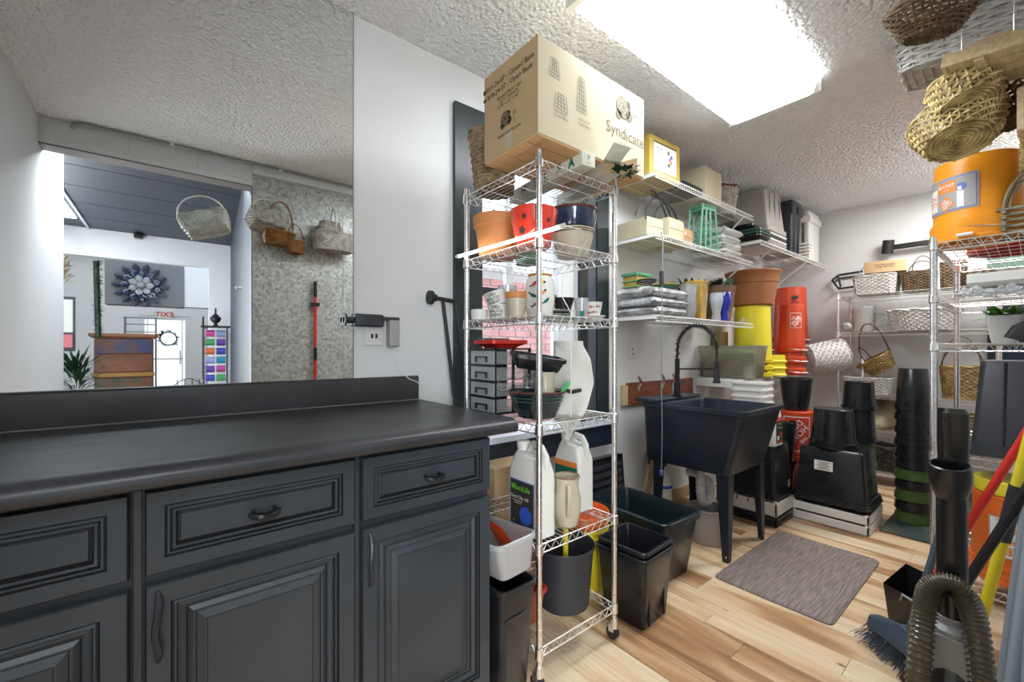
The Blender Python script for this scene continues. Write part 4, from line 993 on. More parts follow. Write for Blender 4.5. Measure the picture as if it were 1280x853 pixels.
MB().tube([(-.028, -.032, .155), (-.045, -.055, .150), (-.052, -.062, .11), (-.046, -.052, .07), (-.036, -.040, .05)], [.006, .008, .008, .007, .006], 8).obj('handle', 'cream', t)
MB().lathe([(.0475, .176), (.0485, .18), (.045, .182), (.042, .178)], seg=30, cap0=False).obj('rim', 'w_tan', t)

# ---- bottom shelf (z .135)
z5 = .1375
t = T('dark_round_bucket', 'large dark blue grey round bucket on the bottom rack shelf', 'bucket', (1.195, 1.165, z5))
pot(t, 'darkgrey', .097, .122, .235, lip=.005, lh=.012, seg=48)
t.children and None
t = T('yellow_dowel', 'yellow wooden stick standing in the dark round bucket', 'stick', (1.16, 1.12, z5+.006))
MB().tube([(.02, .02, 0), (0, 0, .30), (0, 0, .302)], [.009, .010, .004], 10).obj('stick', 'yellow', t)
t = T('red_square_planter', 'small translucent red square planter at the left of the bottom rack shelf', 'planter', (1.005, 1.19, z5))
tub(t, pm('red_translucent', (.42, .045, .02), .3), (.038, .055, .012), (.052, .075, .015), .13)
# ---- left of the rack, between cabinet and rack
t = T('black_waste_bin', 'tall black rectangular waste bin squeezed between cabinet and rack', 'bin', (.848, 1.17, 0))
tub(t, 'blackp', (.055, .13, .02), (.072, .155, .025), .385, lip=.006)
MB().tube([(-.055, -.155+.004, .29), (.0, -.160+.008, .293), (.03, -.158+.009, .297)], .004, 5).obj('grip', 'blackp', t)
t = T('translucent_tub', 'milky plastic tub of supplies tilted on top of the waste bin', 'tub', (.845, 1.185, .40), rot=(R(-7), R(-4), 0))
tub(t, 'milky', (.062, .17, .02), (.075, .19, .025), .115, lip=.006, th=.002)
t = T('spray_bottle', 'clear spray bottle with white and red trigger beside the cabinet edge', 'spray bottle', (.832, 1.26, .43))
MB().lathe([(.034, 0), (.036, .005), (.036, .12), (.028, .16), (.014, .19), (.013, .20)], seg=20).obj('body', 'milky', t)
MB().lathe([(.016, .195), (.016, .215), (.012, .218)], seg=16, cap1=True).obj('collar', 'red', t)
MB().loft([(.218, .012, .02, .006), (.235, .013, .034, .006, 0, -.012), (.25, .012, .038, .006, 0, -.014), (.256, .008, .03, .004, 0, -.01)]).obj('head', 'whitep', t)
MB().tube([(0, -.035, .225), (0, -.045, .20), (0, -.035, .175)], [.005, .006, .003], 6).obj('trigger', 'red', t)
t = T('orange_seed_packet', 'crumpled orange packet with yellow letters leaning in the milky tub', 'packet', (.85, 1.10, .49), rot=(R(16), R(-28), R(-8)))
m = MB(); n = 8
for s_ in (-1, 1):
    for j in range(n+1):
        for i in range(n+1):
            u, v = i/n-.5, j/n-.5; m.v.append((s_*(.014*(1-(2*u)**2)*(1-(2*v)**2))+.004*math.sin(7*u+5*v), u*.15, v*.17))
for s_ in (0, 1):
    for j in range(n):
        for i in range(n): a = s_*(n+1)**2+j*(n+1)+i; q = (a, a+1, a+n+2, a+n+1); m.f.append(q if s_ else q[::-1])
o = m.obj('pouch', pm('packet_orange', (.62, .06, .008), .35), t)
fx = lambda a, b, d=0: (-.017-d, -(a), b)
write(o, 'CY', .07, 'inkyel', lambda a, b: fx(a+.01, b-.045, .002), bold=.003); write(o, 'NATURAL', .012, 'inkor', lambda a, b: fx(a, b+.055, .001))
patch(o, 0, 0, 'inkor', lambda a, b, d=0: fx(a-.02, b+.02, .001), name='seal_print', poly=disc2(0, 0, .014, 14))
t = T('cardboard_scrap_box', 'plain tan carton low behind the jugs under the window sill', 'box', (1.22, 1.56, 0))
MB().rbox(-.12, .12, -.07, .07, 0, .60, .002).obj('body', 'card', t)
# ================================================================= wall above and round the sink
t = T('wooden_peg_board', 'reddish brown wooden board with metal clips on the wall behind the sink', 'board', (2.72, 1.685, .76))
MB().rbox(-.40, .42, -.012, .012, 0, .145, .003).obj('board', 'redwood', t)
MB().rbox(-.455, -.402, -.010, .014, .0, .13, .003).obj('end_block', 'pine', t)
for k, xx in enumerate((-.30, -.02, .12)):
    MB().tube([(xx, -.016, .10), (xx+.01, -.035, .14), (xx-.035, -.04, .19)], [.006, .010, .008], 6, flat=.4).box(xx-.008, xx+.014, -.02, -.012, .09, .12).obj('clip', 'chromed', t)
t = T('power_cord', 'thin grey blue cord with inline switch hanging from the middle wall shelf', 'cord', (2.16, 1.338, .43))
MB().tube([(0, 0, 1.36), (.004, -.006, 1.30), (.006, 0, .9), (0, 0, .5), (.008, 0, .25), (0, 0, 0)], .0028, 6).obj('cord', 'greypipe', t)
MB().rbox(-.010, .014, -.01, .01, 1.06, 1.14, .005).obj('switch', 'darkgrey', t); MB().rbox(-.009, .009, -.009, .009, -.02, .012, .004).obj('plug', 'inkblue', t)
t = T('black_folding_crate', 'black slatted crate standing on edge against the wall beside the rack', 'crate', (2.04, 1.62, 0), rot=(R(-5), 0, 0))
MB().box(-.17, .17, -.02, -.012, .0, .47).box(-.17, -.155, -.02, .035, 0, .47).box(.155, .17, -.02, .035, 0, .47).box(-.17, .17, -.02, .035, .455, .47).box(-.17, .17, -.02, .035, 0, .015).obj('frame', 'blackp', t)
for k in range(9): MB().box(-.15, .15, -.026, -.020, .03+k*.047, .055+k*.047).obj('slat', 'darkgrey', t)
# copper pipes and valves
t = T('water_pipe', 'copper water pipe with valve on the wall left of the sink', 'pipe', (2.53, 1.66, 0))
MB().tube([(0, 0, 0), (0, 0, .50)], .008, 10).obj('pipe', 'pipe', t)
MB().cyl((0, 0, .50), (0, 0, .585), .013, 12).cyl((-.0, 0, .545), (0, -.035, .545), .007, 8).cyl((0, -.035, .545), (0, -.042, .545), .018, 12).obj('valve', 'chromed', t)
MB().tube([(0, 0, .56), (.05, -.03, .55), (.12, -.03, .60), (.13, -.02, .68), (.10, 0, .745)], .005, 8).obj('supply_hose', 'chromed', t)
MB().box(-.05, .05, -.004, .006, .285, .296).obj('clamp', 'brass', t)
t = dup(t, (2.68, 1.66, 0), 'copper water pipe with valve just behind the left sink leg')
# utility sink
t = T('utility_sink', 'deep black plastic utility sink on tapered legs with a grey trap', 'sink', (2.505, 1.23, 0))
hx, hy = .262, .315
m = MB().loft([(.455, .238, .245, .02, 0, .035), (.47, .243, .25, .03, 0, .035), (.775, .248, .298, .03), (.780, .262, .312, .03), (.805, .262, .312, .03), (.807, .255, .305, .03), (.805, .238, .235, .03, 0, -.05), (.79, .232, .228, .03, 0, -.05), (.50, .205, .19, .03, 0, 0.0), (.49, .02, .02, .01)], n=4, cap1=True)
m.obj('basin', 'sink', t)
MB().rbox(-.262, .262, .19, .345, .803, .826, .006).obj('faucet_deck', 'sink', t)
for (a, b) in ((-.22, -.20), (.22, -.20), (-.22, .22), (.22, .22)):
    sx, sy = (1 if a > 0 else -1), (1 if b > 0 else -1); m = MB()
    def L_(z, w): return [(a+sx*.012, b+sy*.012, z), (a+sx*.012-sx*w, b+sy*.012, z), (a+sx*.012-sx*w, b+sy*.012-sy*w*.25, z), (a+sx*.012-sx*w*.25, b+sy*.012-sy*w*.25, z), (a+sx*.012-sx*w*.25, b+sy*.012-sy*w, z), (a+sx*.012, b+sy*.012-sy*w, z)]
    A, B = L_(0, .032), L_(.47, .068); m.add(A+B, [(i, (i+1) % 6, (i+1) % 6+6, i+6) for i in range(6)]+[(0, 1, 2, 3, 4, 5), (6, 7, 8, 9, 10, 11)])
    lg = m.obj('leg', 'sink', t); MB().cyl((a+sx*.012, b+sy*.012-sy*.012, .03), (a+sx*.015, b+sy*.012-sy*.012, .03), .005, 8).cyl((a, b+sy*.012, .03), (a, b+sy*.015, .03), .005, 8).obj('bolt', 'chrome', lg)
MB().tube([(-.11+x_, y_, z_) for x_, y_, z_ in [(0, .0, .49), (0, 0, .42)]+[(0, -.0, .42-.012*i) for i in range(1, 12)]+[(.012, 0, .255), (.04, 0, .225), (.075, 0, .225), (.10, 0, .26), (.10, .0, .30), (.10, .01, .34), (.08, .05, .37), (.07, .09, .38), (.065, .12, .38)]], [.03, .024]+[.024, .029]*5+[.024, .027, .029, .029, .027, .032, .026, .026, .026, .026], 14).obj('drain_trap', pm('trap_white', (.55, .57, .60), .4), t)
t = T('spring_faucet', 'matte black spring neck faucet arching over the utility sink', 'faucet', (2.505, 1.44, .826))
MB().cyl((0, 0, 0), (0, 0, .008), .032, 20).cyl((0, 0, .008), (0, 0, .09), .020, 16).cyl((0, 0, .09), (0, 0, .24), .015, 14).obj('body', 'blackp', t)
arcp = [(0, -.125+.125*math.cos(a), .24+.06*(1 if a > .3 and a < 2.9 else a/.3 if a <= .3 else 1)+.145*math.sin(a)) for a in [PI*i/24 for i in range(25)]]
pts = [(0, 0, .24)] + [(0, p[1], p[2]) for p in arcp[1:]]+[(0, -.25, .22)]
MB().tube(pts, .0075, 8).obj('hose', 'blackm', t)
sp = []; PP = [Vector(p) for p in pts[:-1]]
n_ = 26*10
for i in range(n_+1):
    u = i/n_*(len(PP)-1); k = min(int(u), len(PP)-2); p = PP[k].lerp(PP[k+1], u-k); tg = (PP[k+1]-PP[k]).normalized(); nn = Vector((1, 0, 0)); bb = tg.cross(nn); a = 2*PI*i/10
    sp.append(p+nn*math.cos(a)*.014+bb*math.sin(a)*.014)
MB().tube(sp, .0026, 5).obj('spring', 'blackp', t)
MB().tube([(0, -.25, .23), (0, -.25, .21), (0, -.25, .12), (0, -.25, .105), (0, -.25, .10)], [.012, .014, .018, .023, .022], 14).obj('spray_head', 'blackp', t)
MB().cyl((0, -.012, .175), (0, -.235, .185), .005, 8).obj('support_arm', 'blackm', t)
MB().cyl((0.016, 0, .07), (.075, -.01, .095), .006, 8).obj('lever', 'blackp', t)
t = T('suction_cup', 'clear round suction disc on the sink deck beside the faucet', 'suction cup', (2.56, 1.50, .826))
MB().cyl((0, 0, .035), (.004, -.01, .037), .033, 24).obj('disc', 'clearp', t); MB().box(-.01, .01, -.008, .008, 0, .01).obj('foot', 'clearp', t)
t = T('small_grey_bin', 'small round light grey bin under the sink trap', 'bin', (2.45, 1.22, 0))
MB().lathe([(.082, 0), (.086, .006), (.100, .155), (.102, .19), (.108, .193), (.108, .205), (.100, .205), (.082, .01), (.001, .01)], seg=40).obj('body', 'greyd', t)
t = T('white_bleach_bottle', 'white plastic bottle with purple band standing behind the grey bin under the sink', 'bottle', (2.44, 1.50, 0))
MB().lathe([(.05, 0), (.055, .01), (.055, .30), (.03, .36), (.022, .38), (.022, .40)], seg=24).obj('body', 'whitep', t); MB().lathe([(.024, .385), (.025, .42), (.001, .422)], seg=20).obj('cap', 'darkgrey', t)
MB().lathe([(.0556, .25), (.0558, .27)], seg=24, cap0=False).obj('label_band', 'hideblue', t)
t = T('skirting_scrap', 'short pale timber offcut leaning under the sink by the wall', 'timber', (2.38, 1.62, 0), rot=(R(-6), R(28), 0))
MB().rbox(-.035, .035, -.012, .012, 0.02, .50, .003).obj('offcut', 'pine', t)
struct('baseboard_window', MB().box(2.13, 3.4, 1.682, 1.6995, 0, .085), 'pine')
# ---- bins on the floor by the rack
t = T('black_office_bin', 'shiny black square bin nested double with hand slots, right of the rack', 'bin', (1.548, 1.085, 0), R(4))
tub(t, 'blackp', (.095, .095, .012), (.115, .115, .014), .295, lip=.008, n=3)
t2 = tub(t, 'blackp', (.088, .088, .012), (.108, .108, .014), .20, lip=.010, z0=.12, name='inner_bin')
MB().rbox(-.035, .035, .102, .104, .24, .285, .0008).obj('hand_slot', 'grey', t)
for k in (-.06, .06): MB().box(k-.004, k+.004, -.104, -.098, .01, .27).obj('rib', 'blackp', t)
for k in (-.05, .05): MB().box(.098, .1045, k-.004, k+.004, .01, .27).obj('rib', 'blackp', t)
t = T('dark_storage_tote', 'large dark green black storage tote with wide rim, left of the sink legs', 'tote', (1.925, 1.30, 0), R(-2))
tub(t, 'totep', (.12, .185, .02), (.148, .225, .025), .315, lip=.016, n=3, lipz=.03)
MB().box(.128, .131, .02-.225, .06-.225, .2, .25).obj('sticker', 'navy', t)
t = T('lime_stick', 'lime green handle standing in the dark storage tote', 'stick', (1.87, 1.24, .006), rot=(0, R(-9), 0))
MB().tube([(0, 0, 0), (0, 0, .26), (0, 0, .275)], [.008, .012, .006], 10).obj('handle', pm('lime', (.35, .75, .05), .4), t)
t = T('orange_yellow_bucket_stack', 'orange round bucket nested over a yellow one behind the rack', 'bucket', (1.535, 1.37, 0))
pot(t, 'yellow', .095, .122, .30, lip=.006, lh=.05, ribs=2); pot(t, 'orange', .108, .126, .10, lip=.006, lh=.05, z0=.26, name='inner_bucket', ribs=2)
t = T('yellow_instruction_sheet', 'yellow printed card standing behind the round bucket on the floor', 'card', (1.44, 1.265, 0), rot=(R(-8), 0, R(12)))
MB().box(-.05, .05, -.001, .001, 0, .21).obj('sheet', 'yellow', t)
m = MB()
for k in range(14): m.box(-.04, .04-.03*(k % 3 == 0), -.0022, -.0012, .03+k*.012, .034+k*.012)
m.obj('print_lines', 'inkgrey', t, kind='stuff')
# ---- floor mat
t = T('floor_mat', 'taupe brown woven anti-fatigue mat lying on the planks in front of the sink', 'mat', (2.50, .765, 0), R(.0))
MB().loft([(0.0005, .418, .242, .03), (.006, .418, .242, .03), (.012, .410, .234, .026)], n=5).obj('mat', 'mat', t)

# ================================================================= things on the wall shelves
zt = 2.134
t = T('yellow_print_box', 'mustard yellow box with white picture panel on the highest wall shelf', 'box', (2.29, 1.49, zt), R(-3))
MB().rbox(-.15, .15, -.10, .16, .001, .235, .002).obj('body', 'ochre', t)
g = fYm(0, -.10, .12); patch(t, .22, .165, 'inkwhite', g, n=1, name='picture_panel'); patch(t, .225, .008, 'ink', fYm(0, -.10, .20), n=1, k=.0005, name='print_bar')
for k, (x_, mt) in enumerate(((.035, 'inkgreen'), (.055, 'inkor'), (.045, 'pink'), (.06, 'inkblue'), (.03, 'inkgrey'))): patch(t, 0, 0, mt, fYm(x_, -.10, .09+.018*k), k=.0006, name='flower_print', poly=disc2(0, 0, .013, 7))
write(t, 'garden\naccents', .022, 'inkgrey', lambda a, b: fYm(-.055, -.10, .16)(a, b, .0006))
t = T('black_flat_case', 'flat black case between the yellow box and the tan box on the highest wall shelf', 'case', (2.60, 1.50, zt))
MB().rbox(-.12, .12, -.12, .12, .001, .05, .01).obj('case', 'blackp', t)
t = T('tan_carton', 'plain pale tan carton on the highest wall shelf beside the basket', 'box', (2.90, 1.52, zt))
MB().rbox(-.12, .12, -.12, .12, .001, .225, .002).obj('body', 'card_pale', t); MB().box(.04, .044, -.1205, -.119, .002, .224).obj('seam', 'card', t)
t = T('washed_round_basket', 'whitewashed round basket with brown rim and hoop handle on the highest shelf', 'basket', (3.24, 1.515, zt))
basket(t, 'w_wash', (.09, .09, .09), (.125, .125, .125), .19, 15, 30, rim=.010, rim_mat='brownrim')
arch(t, 'brownrim', (-.12, .03, .19), (.12, .03, .19), .07, .004)
zm = 1.789
for k, (a, b, h_, w_, lab) in enumerate(((2.20, 1.50, .10, .075, 'small open cream carton, left end of the middle wall shelf'), (2.37, 1.47, .12, .085, 'open cream carton with round white tag on the middle wall shelf'), (2.55, 1.50, .10, .075, 'open tan carton beside the green crate'))):
    t = T('open_carton', lab, 'box', (a, b, zm), R(-4+5*k))
    MB().add([(-w_, -.10, 0), (w_, -.10, 0), (w_, .14, 0), (-w_, .14, 0), (-w_, -.10, h_), (w_, -.10, h_), (w_, .14, h_), (-w_, .14, h_)], [(0, 3, 2, 1), (0, 1, 5, 4), (1, 2, 6, 5), (2, 3, 7, 6), (3, 0, 4, 7)]).obj('body', 'card_pale' if k < 2 else 'card', t)
    MB().box(-w_, w_, -.102, -.10, h_*.5, h_).obj('flap', 'card_pale' if k < 2 else 'card_in', t)
    if k: patch(t, 0, 0, 'inkwhite', fYm(-w_*.5, -.102, h_*.7), name='tag', poly=disc2(0, 0, .012, 12))
t = T('black_cable_bundle', 'black cables looping over the cream cartons on the middle wall shelf', 'cables', (2.28, 1.42, zm))
for k, (a, h_) in enumerate(((-.18, .21), (-.10, .19), (.0, .17))):
    MB().tube([(a-.10+.02*k, -.02, .08)]+[(a-.10+.34*i/10, -.02+.01*k, .09+h_*.8*math.sin(PI*i/10)) for i in range(1, 10)]+[(a+.26, 0, .10)], .0045, 6).obj('cable', 'blackm', t)
    MB().cyl((a+.26, 0, .075), (a+.26, 0, .105), .010, 8).obj('connector', 'blackp', t)
t = T('green_lattice_crate', 'mint green plastic lattice basket standing on end on the middle wall shelf', 'crate', (2.80, 1.425, zm), R(-12))
for k, z in enumerate((.012, .06, .12, .19, .285)):
    w_ = .085-.025*z/.29; d_ = .05
    for (p, q) in (((-w_, -d_), (w_, -d_)), ((w_, -d_), (w_, d_)), ((w_, d_), (-w_, d_)), ((-w_, d_), (-w_, -d_))):
        MB().tube([(*p, z), (*q, z)], .007 if k in (0, 4) else .004, 4).obj('rail', 'green', t)
for u in (-1, -.4, .2, 1):
    for d_ in (-.05, .05): MB().tube([(u*.085, d_, .0), (u*.060, d_, .30)], .0075, 4).obj('bar', 'green', t)
MB().box(-.06, .06, -.053, .053, .262, .30).obj('top_band', 'green', t); MB().box(-.088, .088, -.055, .055, .002, .016).obj('base_plate', 'green', t)
def bagpile(name, label, loc, n, w, d, h, mat, seed, rz=0):
    t = T(name, label, 'bags', loc, rz); rr = random.Random(seed)
    for k in range(n):
        m = MB(); z0_, z1_ = h*k/n, h*(k+1)/n; zc = (z0_+z1_)/2; hz = (z1_-z0_)*.56; N = 14
        ww, dd = w*rr.uniform(.9, 1.02), d*rr.uniform(.9, 1.02)
        for j in range(7):
            ph = PI*j/6; r_ = max(math.sin(ph), .02)**.45; z = zc-hz*math.cos(ph)
            for i in range(4*(4+1)):
                pass
            for i, p in enumerate(MB().ring(z, ww*r_, dd*r_, .03*r_, 4, (0, 0))):
                m.v.append((p[0]+rr.uniform(-1, 1)*.011, p[1]+rr.uniform(-1, 1)*.011, max(.0, p[2]+rr.uniform(-1, 1)*.007)))
        for j in range(6):
            for i in range(20): a = j*20+i; b = j*20+(i+1) % 20; m.f.append((a, b, b+20, a+20))
        m.f.append(tuple(range(20))[::-1]); m.f.append(tuple(120+i for i in range(20)))
        m.obj('bag', mat, t, ang=50)
    return t
bagpile('folded_white_bags', 'crumpled heap of folded white plastic bags on the middle wall shelf', (3.12, 1.48, zm), 4, .15, .12, .20, 'bag', 2)
t = T('clear_green_wrap', 'crumpled clear and green wrapper behind the green crate on the middle shelf', 'wrapper', (2.66, 1.60, zm))
m = MB().sph((0, 0, .06), .06, 12, 8, (1.2, .8, 1)); m.v = [(x+rnd.uniform(-.01, .01), y+rnd.uniform(-.01, .01), max(0, z+rnd.uniform(-.01, .01))) for x, y, z in m.v]; m.obj('wrap', 'bubble', t)
zl = 1.3235
bagpile('printed_potting_bags', 'stack of three white printed bags on the left of the lowest wall shelf', (2.31, 1.50, zl), 3, .20, .15, .165, 'bagprint', 4)
t = T('green_seed_basket', 'small green lattice tray of yellow cards on top of the printed bags', 'tray', (2.23, 1.55, zl+.172))
MB().rbox(-.07, .07, -.05, .05, 0, .075, .004).obj('contents', 'ochre', t)
for z in (.006, .04, .076): 
    for (p, q) in (((-.075, -.055), (.075, -.055)), ((.075, -.055), (.075, .055)), ((-.075, .055), (-.075, -.055))): MB().tube([(*p, z), (*q, z)], .004, 4).obj('rail', 'green', t)
for u in (-.075, -.03, .02, .075): MB().cyl((u, -.055, 0), (u, -.055, .08), .003, 4).obj('bar', 'green', t)
MB().rbox(-.078, .078, -.058, .058, .078, .092, .003).obj('lid', 'green', t)
t = T('yellow_green_bowls', 'nested yellow and dark green shallow bowls on the printed bags', 'bowls', (2.42, 1.48, zl+.172))
MB().lathe([(.05, 0), (.085, .028), (.082, .028), (.001, .005)]).obj('bowl', 'greend', t); MB().lathe([(.05, .012), (.086, .034), (.083, .036), (.001, .017)]).obj('bowl', 'yellow', t)
t = T('black_cable_coil', 'black tangled coil at the left end on the printed bags', 'cable', (2.135, 1.42, zl+.172))
MB().tube([(.06*math.cos(i*.9)*(1+.2*math.sin(i)), .05*math.sin(i*.9), .008+.0018*i) for i in range(16)], .005, 6).obj('coil', 'blackm', t, ang=80)
t = T('amber_vase', 'amber yellow square glass vase on the lowest wall shelf', 'vase', (2.735, 1.43, zl), R(8))
tub(t, 'amberg', (.045, .045, .012), (.07, .055, .014), .255, lip=.002, th=.005)
t = T('clear_ribbed_vase', 'clear glass vase in front left of the amber vase', 'vase', (2.60, 1.415, zl))
MB().lathe([(.035, 0), (.05, .06), (.045, .14), (.058, .22), (.055, .22), (.041, .14), (.03, .01), (.001, .01)]).obj('body', 'clearp', t)
t = T('copper_planter', 'tapered copper brown planter pot on the lowest wall shelf', 'planter', (3.19, 1.51, zl))
MB().lathe([(.085, 0), (.09, .005), (.128, .262), (.131, .268), (.125, .268), (.08, .01), (.001, .01)], seg=44).obj('body', 'copper', t)
bushy(t, 70, .03, .08, .10, 'leafd', .008, z0=.24)
for k in range(7): MB().cyl((.02+.012*k, -.05, .22), (.06+.014*k, -.05, .34), .005, 6).obj('green_stake', 'greend', t)
t = T('cobalt_vase', 'cobalt blue curvy glass vase in front of the copper planter', 'vase', (3.03, 1.385, zl))
MB().lathe([(.028, 0), (.03, .02), (.022, .05), (.034, .09), (.050, .14), (.044, .19), (.040, .20), (.036, .2), (.04, .14), (.001, .06)], seg=30).obj('body', 'cobalt', t)
t = T('twin_clear_vase', 'smoky clear curvy vase just left of the cobalt vase', 'vase', (2.93, 1.395, zl))
MB().lathe([(.028, 0), (.03, .02), (.024, .05), (.034, .09), (.045, .14), (.040, .19), (.037, .19), (.04, .14), (.001, .06)], seg=30).obj('body', 'bubble', t)
t = T('dark_foliage_bundle', 'bundle of dark artificial foliage lying behind the amber vase', 'foliage', (2.93, 1.58, zl))
bushy(t, 220, .17, .09, .10, 'leafd', .010, z0=.10); MB().cyl((0, 0, 0), (0, 0, .12), .05).obj('stems', 'leafd', t)
t = T('small_glass_ball', 'tiny clear glass ball at the right end of the lowest wall shelf', 'glass ball', (3.30, 1.375, zl))
MB().sph((0, 0, .018), .018).obj('ball', 'clearp', t)

# ---- corner shelf totes
zc = 1.949
t = T('grey_storage_tote', 'tall warm grey tote upside down on stacked lids on the corner shelf', 'tote', (3.83, 1.47, zc+.118))
tub(t, 'greyd', (.155, .105, .02), (.185, .135, .02), .345, lip=.014, flip=True, lipz=.035)
for u in (-.08, .02, .09): MB().box(-.162-.004, -.156, u-.004, u+.004, .05, .33).obj('rib', 'greyd', t)
for u in (-.1, 0, .1): MB().box(u-.004, u+.004, -.128, -.118, .06, .32).obj('rib', 'greyd', t)
t = T('stacked_tote_lids', 'stack of white and black tote lids beneath the warm grey tote', 'lids', (3.83, 1.47, zc))
for k in range(5): MB().loft([(k*.023, .195, .145, .02), (k*.023+.014, .20, .15, .02), (k*.023+.019, .19, .14, .02)]).obj('lid', ['whitep', 'grey', 'whitep', 'blackp', 'whitep'][k], t)
t = T('dark_green_trays', 'nested dark green window box trays left of the warm grey tote', 'trays', (3.53, 1.46, zc))
for k in range(3): tub(t, 'greend' if k else 'blackp', (.08, .12, .02), (.105, .15, .02), .05, lip=.006, z0=k*.022, name='tray')
tub(t, 'blackp', (.05, .06, .02), (.06, .08, .02), .05, lip=.004, z0=.10, name='top_tray')
t = T('navy_storage_tote', 'dark navy tote with latch lid standing on end on the corner shelf', 'tote', (4.22, 1.45, zc))
MB().loft([(0, .10, .12, .015), (.01, .105, .125, .015), (.33, .115, .135, .015), (.345, .13, .15, .015), (.39, .13, .15, .015), (.45, .12, .14, .015)], n=3).obj('body', 'darkgrey', t)
MB().box(-.03, .03, -.158, -.149, .34, .40).obj('latch', 'blackp', t)
for u in (-.05, .05): MB().box(u-.006, u+.006, -.135, -.124, .02, .33).obj('rib', 'darkgrey', t)
t = T('white_tote_stack', 'white nested totes standing on end at the right of the corner shelf', 'tote', (4.66, 1.46, zc))
for k in range(4): MB().loft([(0, .14-.01*k, .02, .008), (.42-.015*k, .15-.012*k, .022, .008), (.44-.015*k, .14, .018, .008)], (0, -.13+.06*k), n=2).obj('nested_tote', 'whitep', t)
for k in range(5): MB().rbox(-.17, -.155+.02*k, -.16, .12, .01+.03*k, .03+.03*k, .003).obj('rim_edge', 'whitep', t)
MB().rbox(-.155, .165, -.165, .14, .34, .40, .006).obj('rim_band', 'whitep', t)

# ---- on the ledge behind the sink
ze = .909
t = T('straw_filled_box', 'milky plastic box of straw and green moss on the ledge behind the faucet', 'box', (3.35, 1.475, ze))
tub(t, 'milkytan', (.085, .195, .02), (.105, .215, .02), .245, lip=.005, th=.003)
m = MB().loft([(.008, .075, .185, .02), (.10, .085, .19, .02), (.14, .07, .14, .03), (.155, .03, .06, .03)], n=3); m.v = [(x+rnd.uniform(-.004, .004), y+rnd.uniform(-.004, .004), z+rnd.uniform(-.008, .008) if z > .05 else z) for x, y, z in m.v]; m.obj('straw', 'straw', t)
m = MB().loft([(.13, .07, .15, .03), (.19, .075, .16, .03), (.215, .05, .10, .03)], (0, -.02), n=3); m.v = [(x+rnd.uniform(-.006, .006), y+rnd.uniform(-.006, .006), z+rnd.uniform(-.008, .008)) for x, y, z in m.v]; m.obj('moss', pm('moss', (.20, .42, .16), .9, bump=(40, .8, .02)), t)
t = T('brown_box_on_ledge', 'narrow brown carton standing behind the straw box on the ledge', 'box', (3.56, 1.65, ze))
MB().rbox(-.08, .03, -.04, .04, 0, .36, .002).obj('body', 'card', t)
t = T('yellow_bucket_stack', 'stack of yellow buckets upside down on the ledge under the brown pot', 'bucket', (3.66, 1.45, ze))
for k, z in enumerate((0, .055, .11)):
    pot(t, 'yellow', .125, .142, .19 if k < 2 else .455, lip=.006, lh=.035, z0=z, flip=True, ribs=2, name='bucket')
for z in (.045, .10): patch(t, .05, .014, 'ink', fcone(lambda q: .149, -2.2, z), name='print', n=4)
t = T('small_yellow_crate', 'short stack of ribbed yellow tubs right of the yellow buckets', 'tub', (3.87, 1.36, ze))
for k in range(3): MB().lathe([(.088, .002), (.088, .012), (.078, .02), (.074, .06), (.06, .062)], seg=4).xf(Matrix.Translation((0, 0, .055*k))).obj('tub', 'yellow', t)
t = T('big_brown_plastic_pot', 'very large brown plastic flower pot on top of the yellow buckets', 'pot', (3.66, 1.45, ze+.566))
MB().lathe([(.142, 0), (.148, .006), (.176, .17), (.182, .176), (.188, .235), (.200, .250), (.205, .262), (.203, .27), (.195, .268), (.17, .17), (.14, .01), (.001, .01)], seg=56).obj('body', 'terrad', t)
def orange_stack(label, loc, n, rb, rt, H, mat, logo=None):
    step = .095
    for k in range(n):
        top = H if k == n-1 else k*step+.12
        t = T('orange_bucket', '%s bucket of the %s' % (('topmost' if k == n-1 else ('lowest', 'second', 'third')[k]), label), 'bucket', loc, group=label)
        pot(t, mat, rb, rt, top-k*step, lip=.008, lh=.06, z0=k*step, flip=True, ribs=2, seg=36)
        MB().tube([((rt+.004)*math.cos(a), (rt+.004)*math.sin(a), k*step+.03-.012*math.sin((a+2.9)*1.0)) for a in [-3.0+.14*i for i in range(16)]], .002, 4).obj('bail_handle', 'chromed', t)
        MB().tube([((rt+.014)*math.cos(a), (rt+.014)*math.sin(a), k*step+.02) for a in (-2.2, -2.0, -1.8, -1.6)], .006, 6).obj('grip', 'whitep', t)
    return t
def store_logo(t, rf, a, z, s, flip=0):
    f0 = fcone(rf, a, z, rot=PI if flip else 0, k=.0022)
    for w, h_, mt, kk in ((s, s*1.5, 'inkwhite', 0), (s*.93, s*1.42, 'redor', .0004)): patch(t, w, h_, mt, f0, n=4, k=kk, name='logo_square')
    c, sn = math.cos(.85), math.sin(.85)
    for k, (w_, sz) in enumerate((('THE', .20), ('HOME', .36), ('DEPOT', .34))):
        off = (.34-.30*k)*s
        write(t, w_, sz*s*1.0, 'inkwhite', lambda x, y: f0(x*c-(y+off)*sn, x*sn+(y+off)*c, .0009), bold=.0006)
tbig = orange_stack('largest orange stack in the corner on the ledge', (4.62, 1.49, ze), 4, .125, .148, .80, 'redor')
tt = tbig
for k, (z, h_) in enumerate(((.70, .03), (.62, .10), (.53, .05), (.49, .03))): patch(tt, .05, h_, 'ink' if k != 1 else pm('dark_red_print', (.30, .03, .01), .4), fcone(lambda q: .137, -2.62+.06, z, k=.003), n=4, name='print')
t = orange_stack('slim orange stack bearing the white square logo', (4.16, 1.34, ze), 3, .095, .112, .60, 'redor')
store_logo(t, lambda q: .100, -2.45, .46, .085)
t = orange_stack('slim orange stack with grey label beside the brown pot', (3.99, 1.53, ze), 3, .085, .10, .64, 'redor')
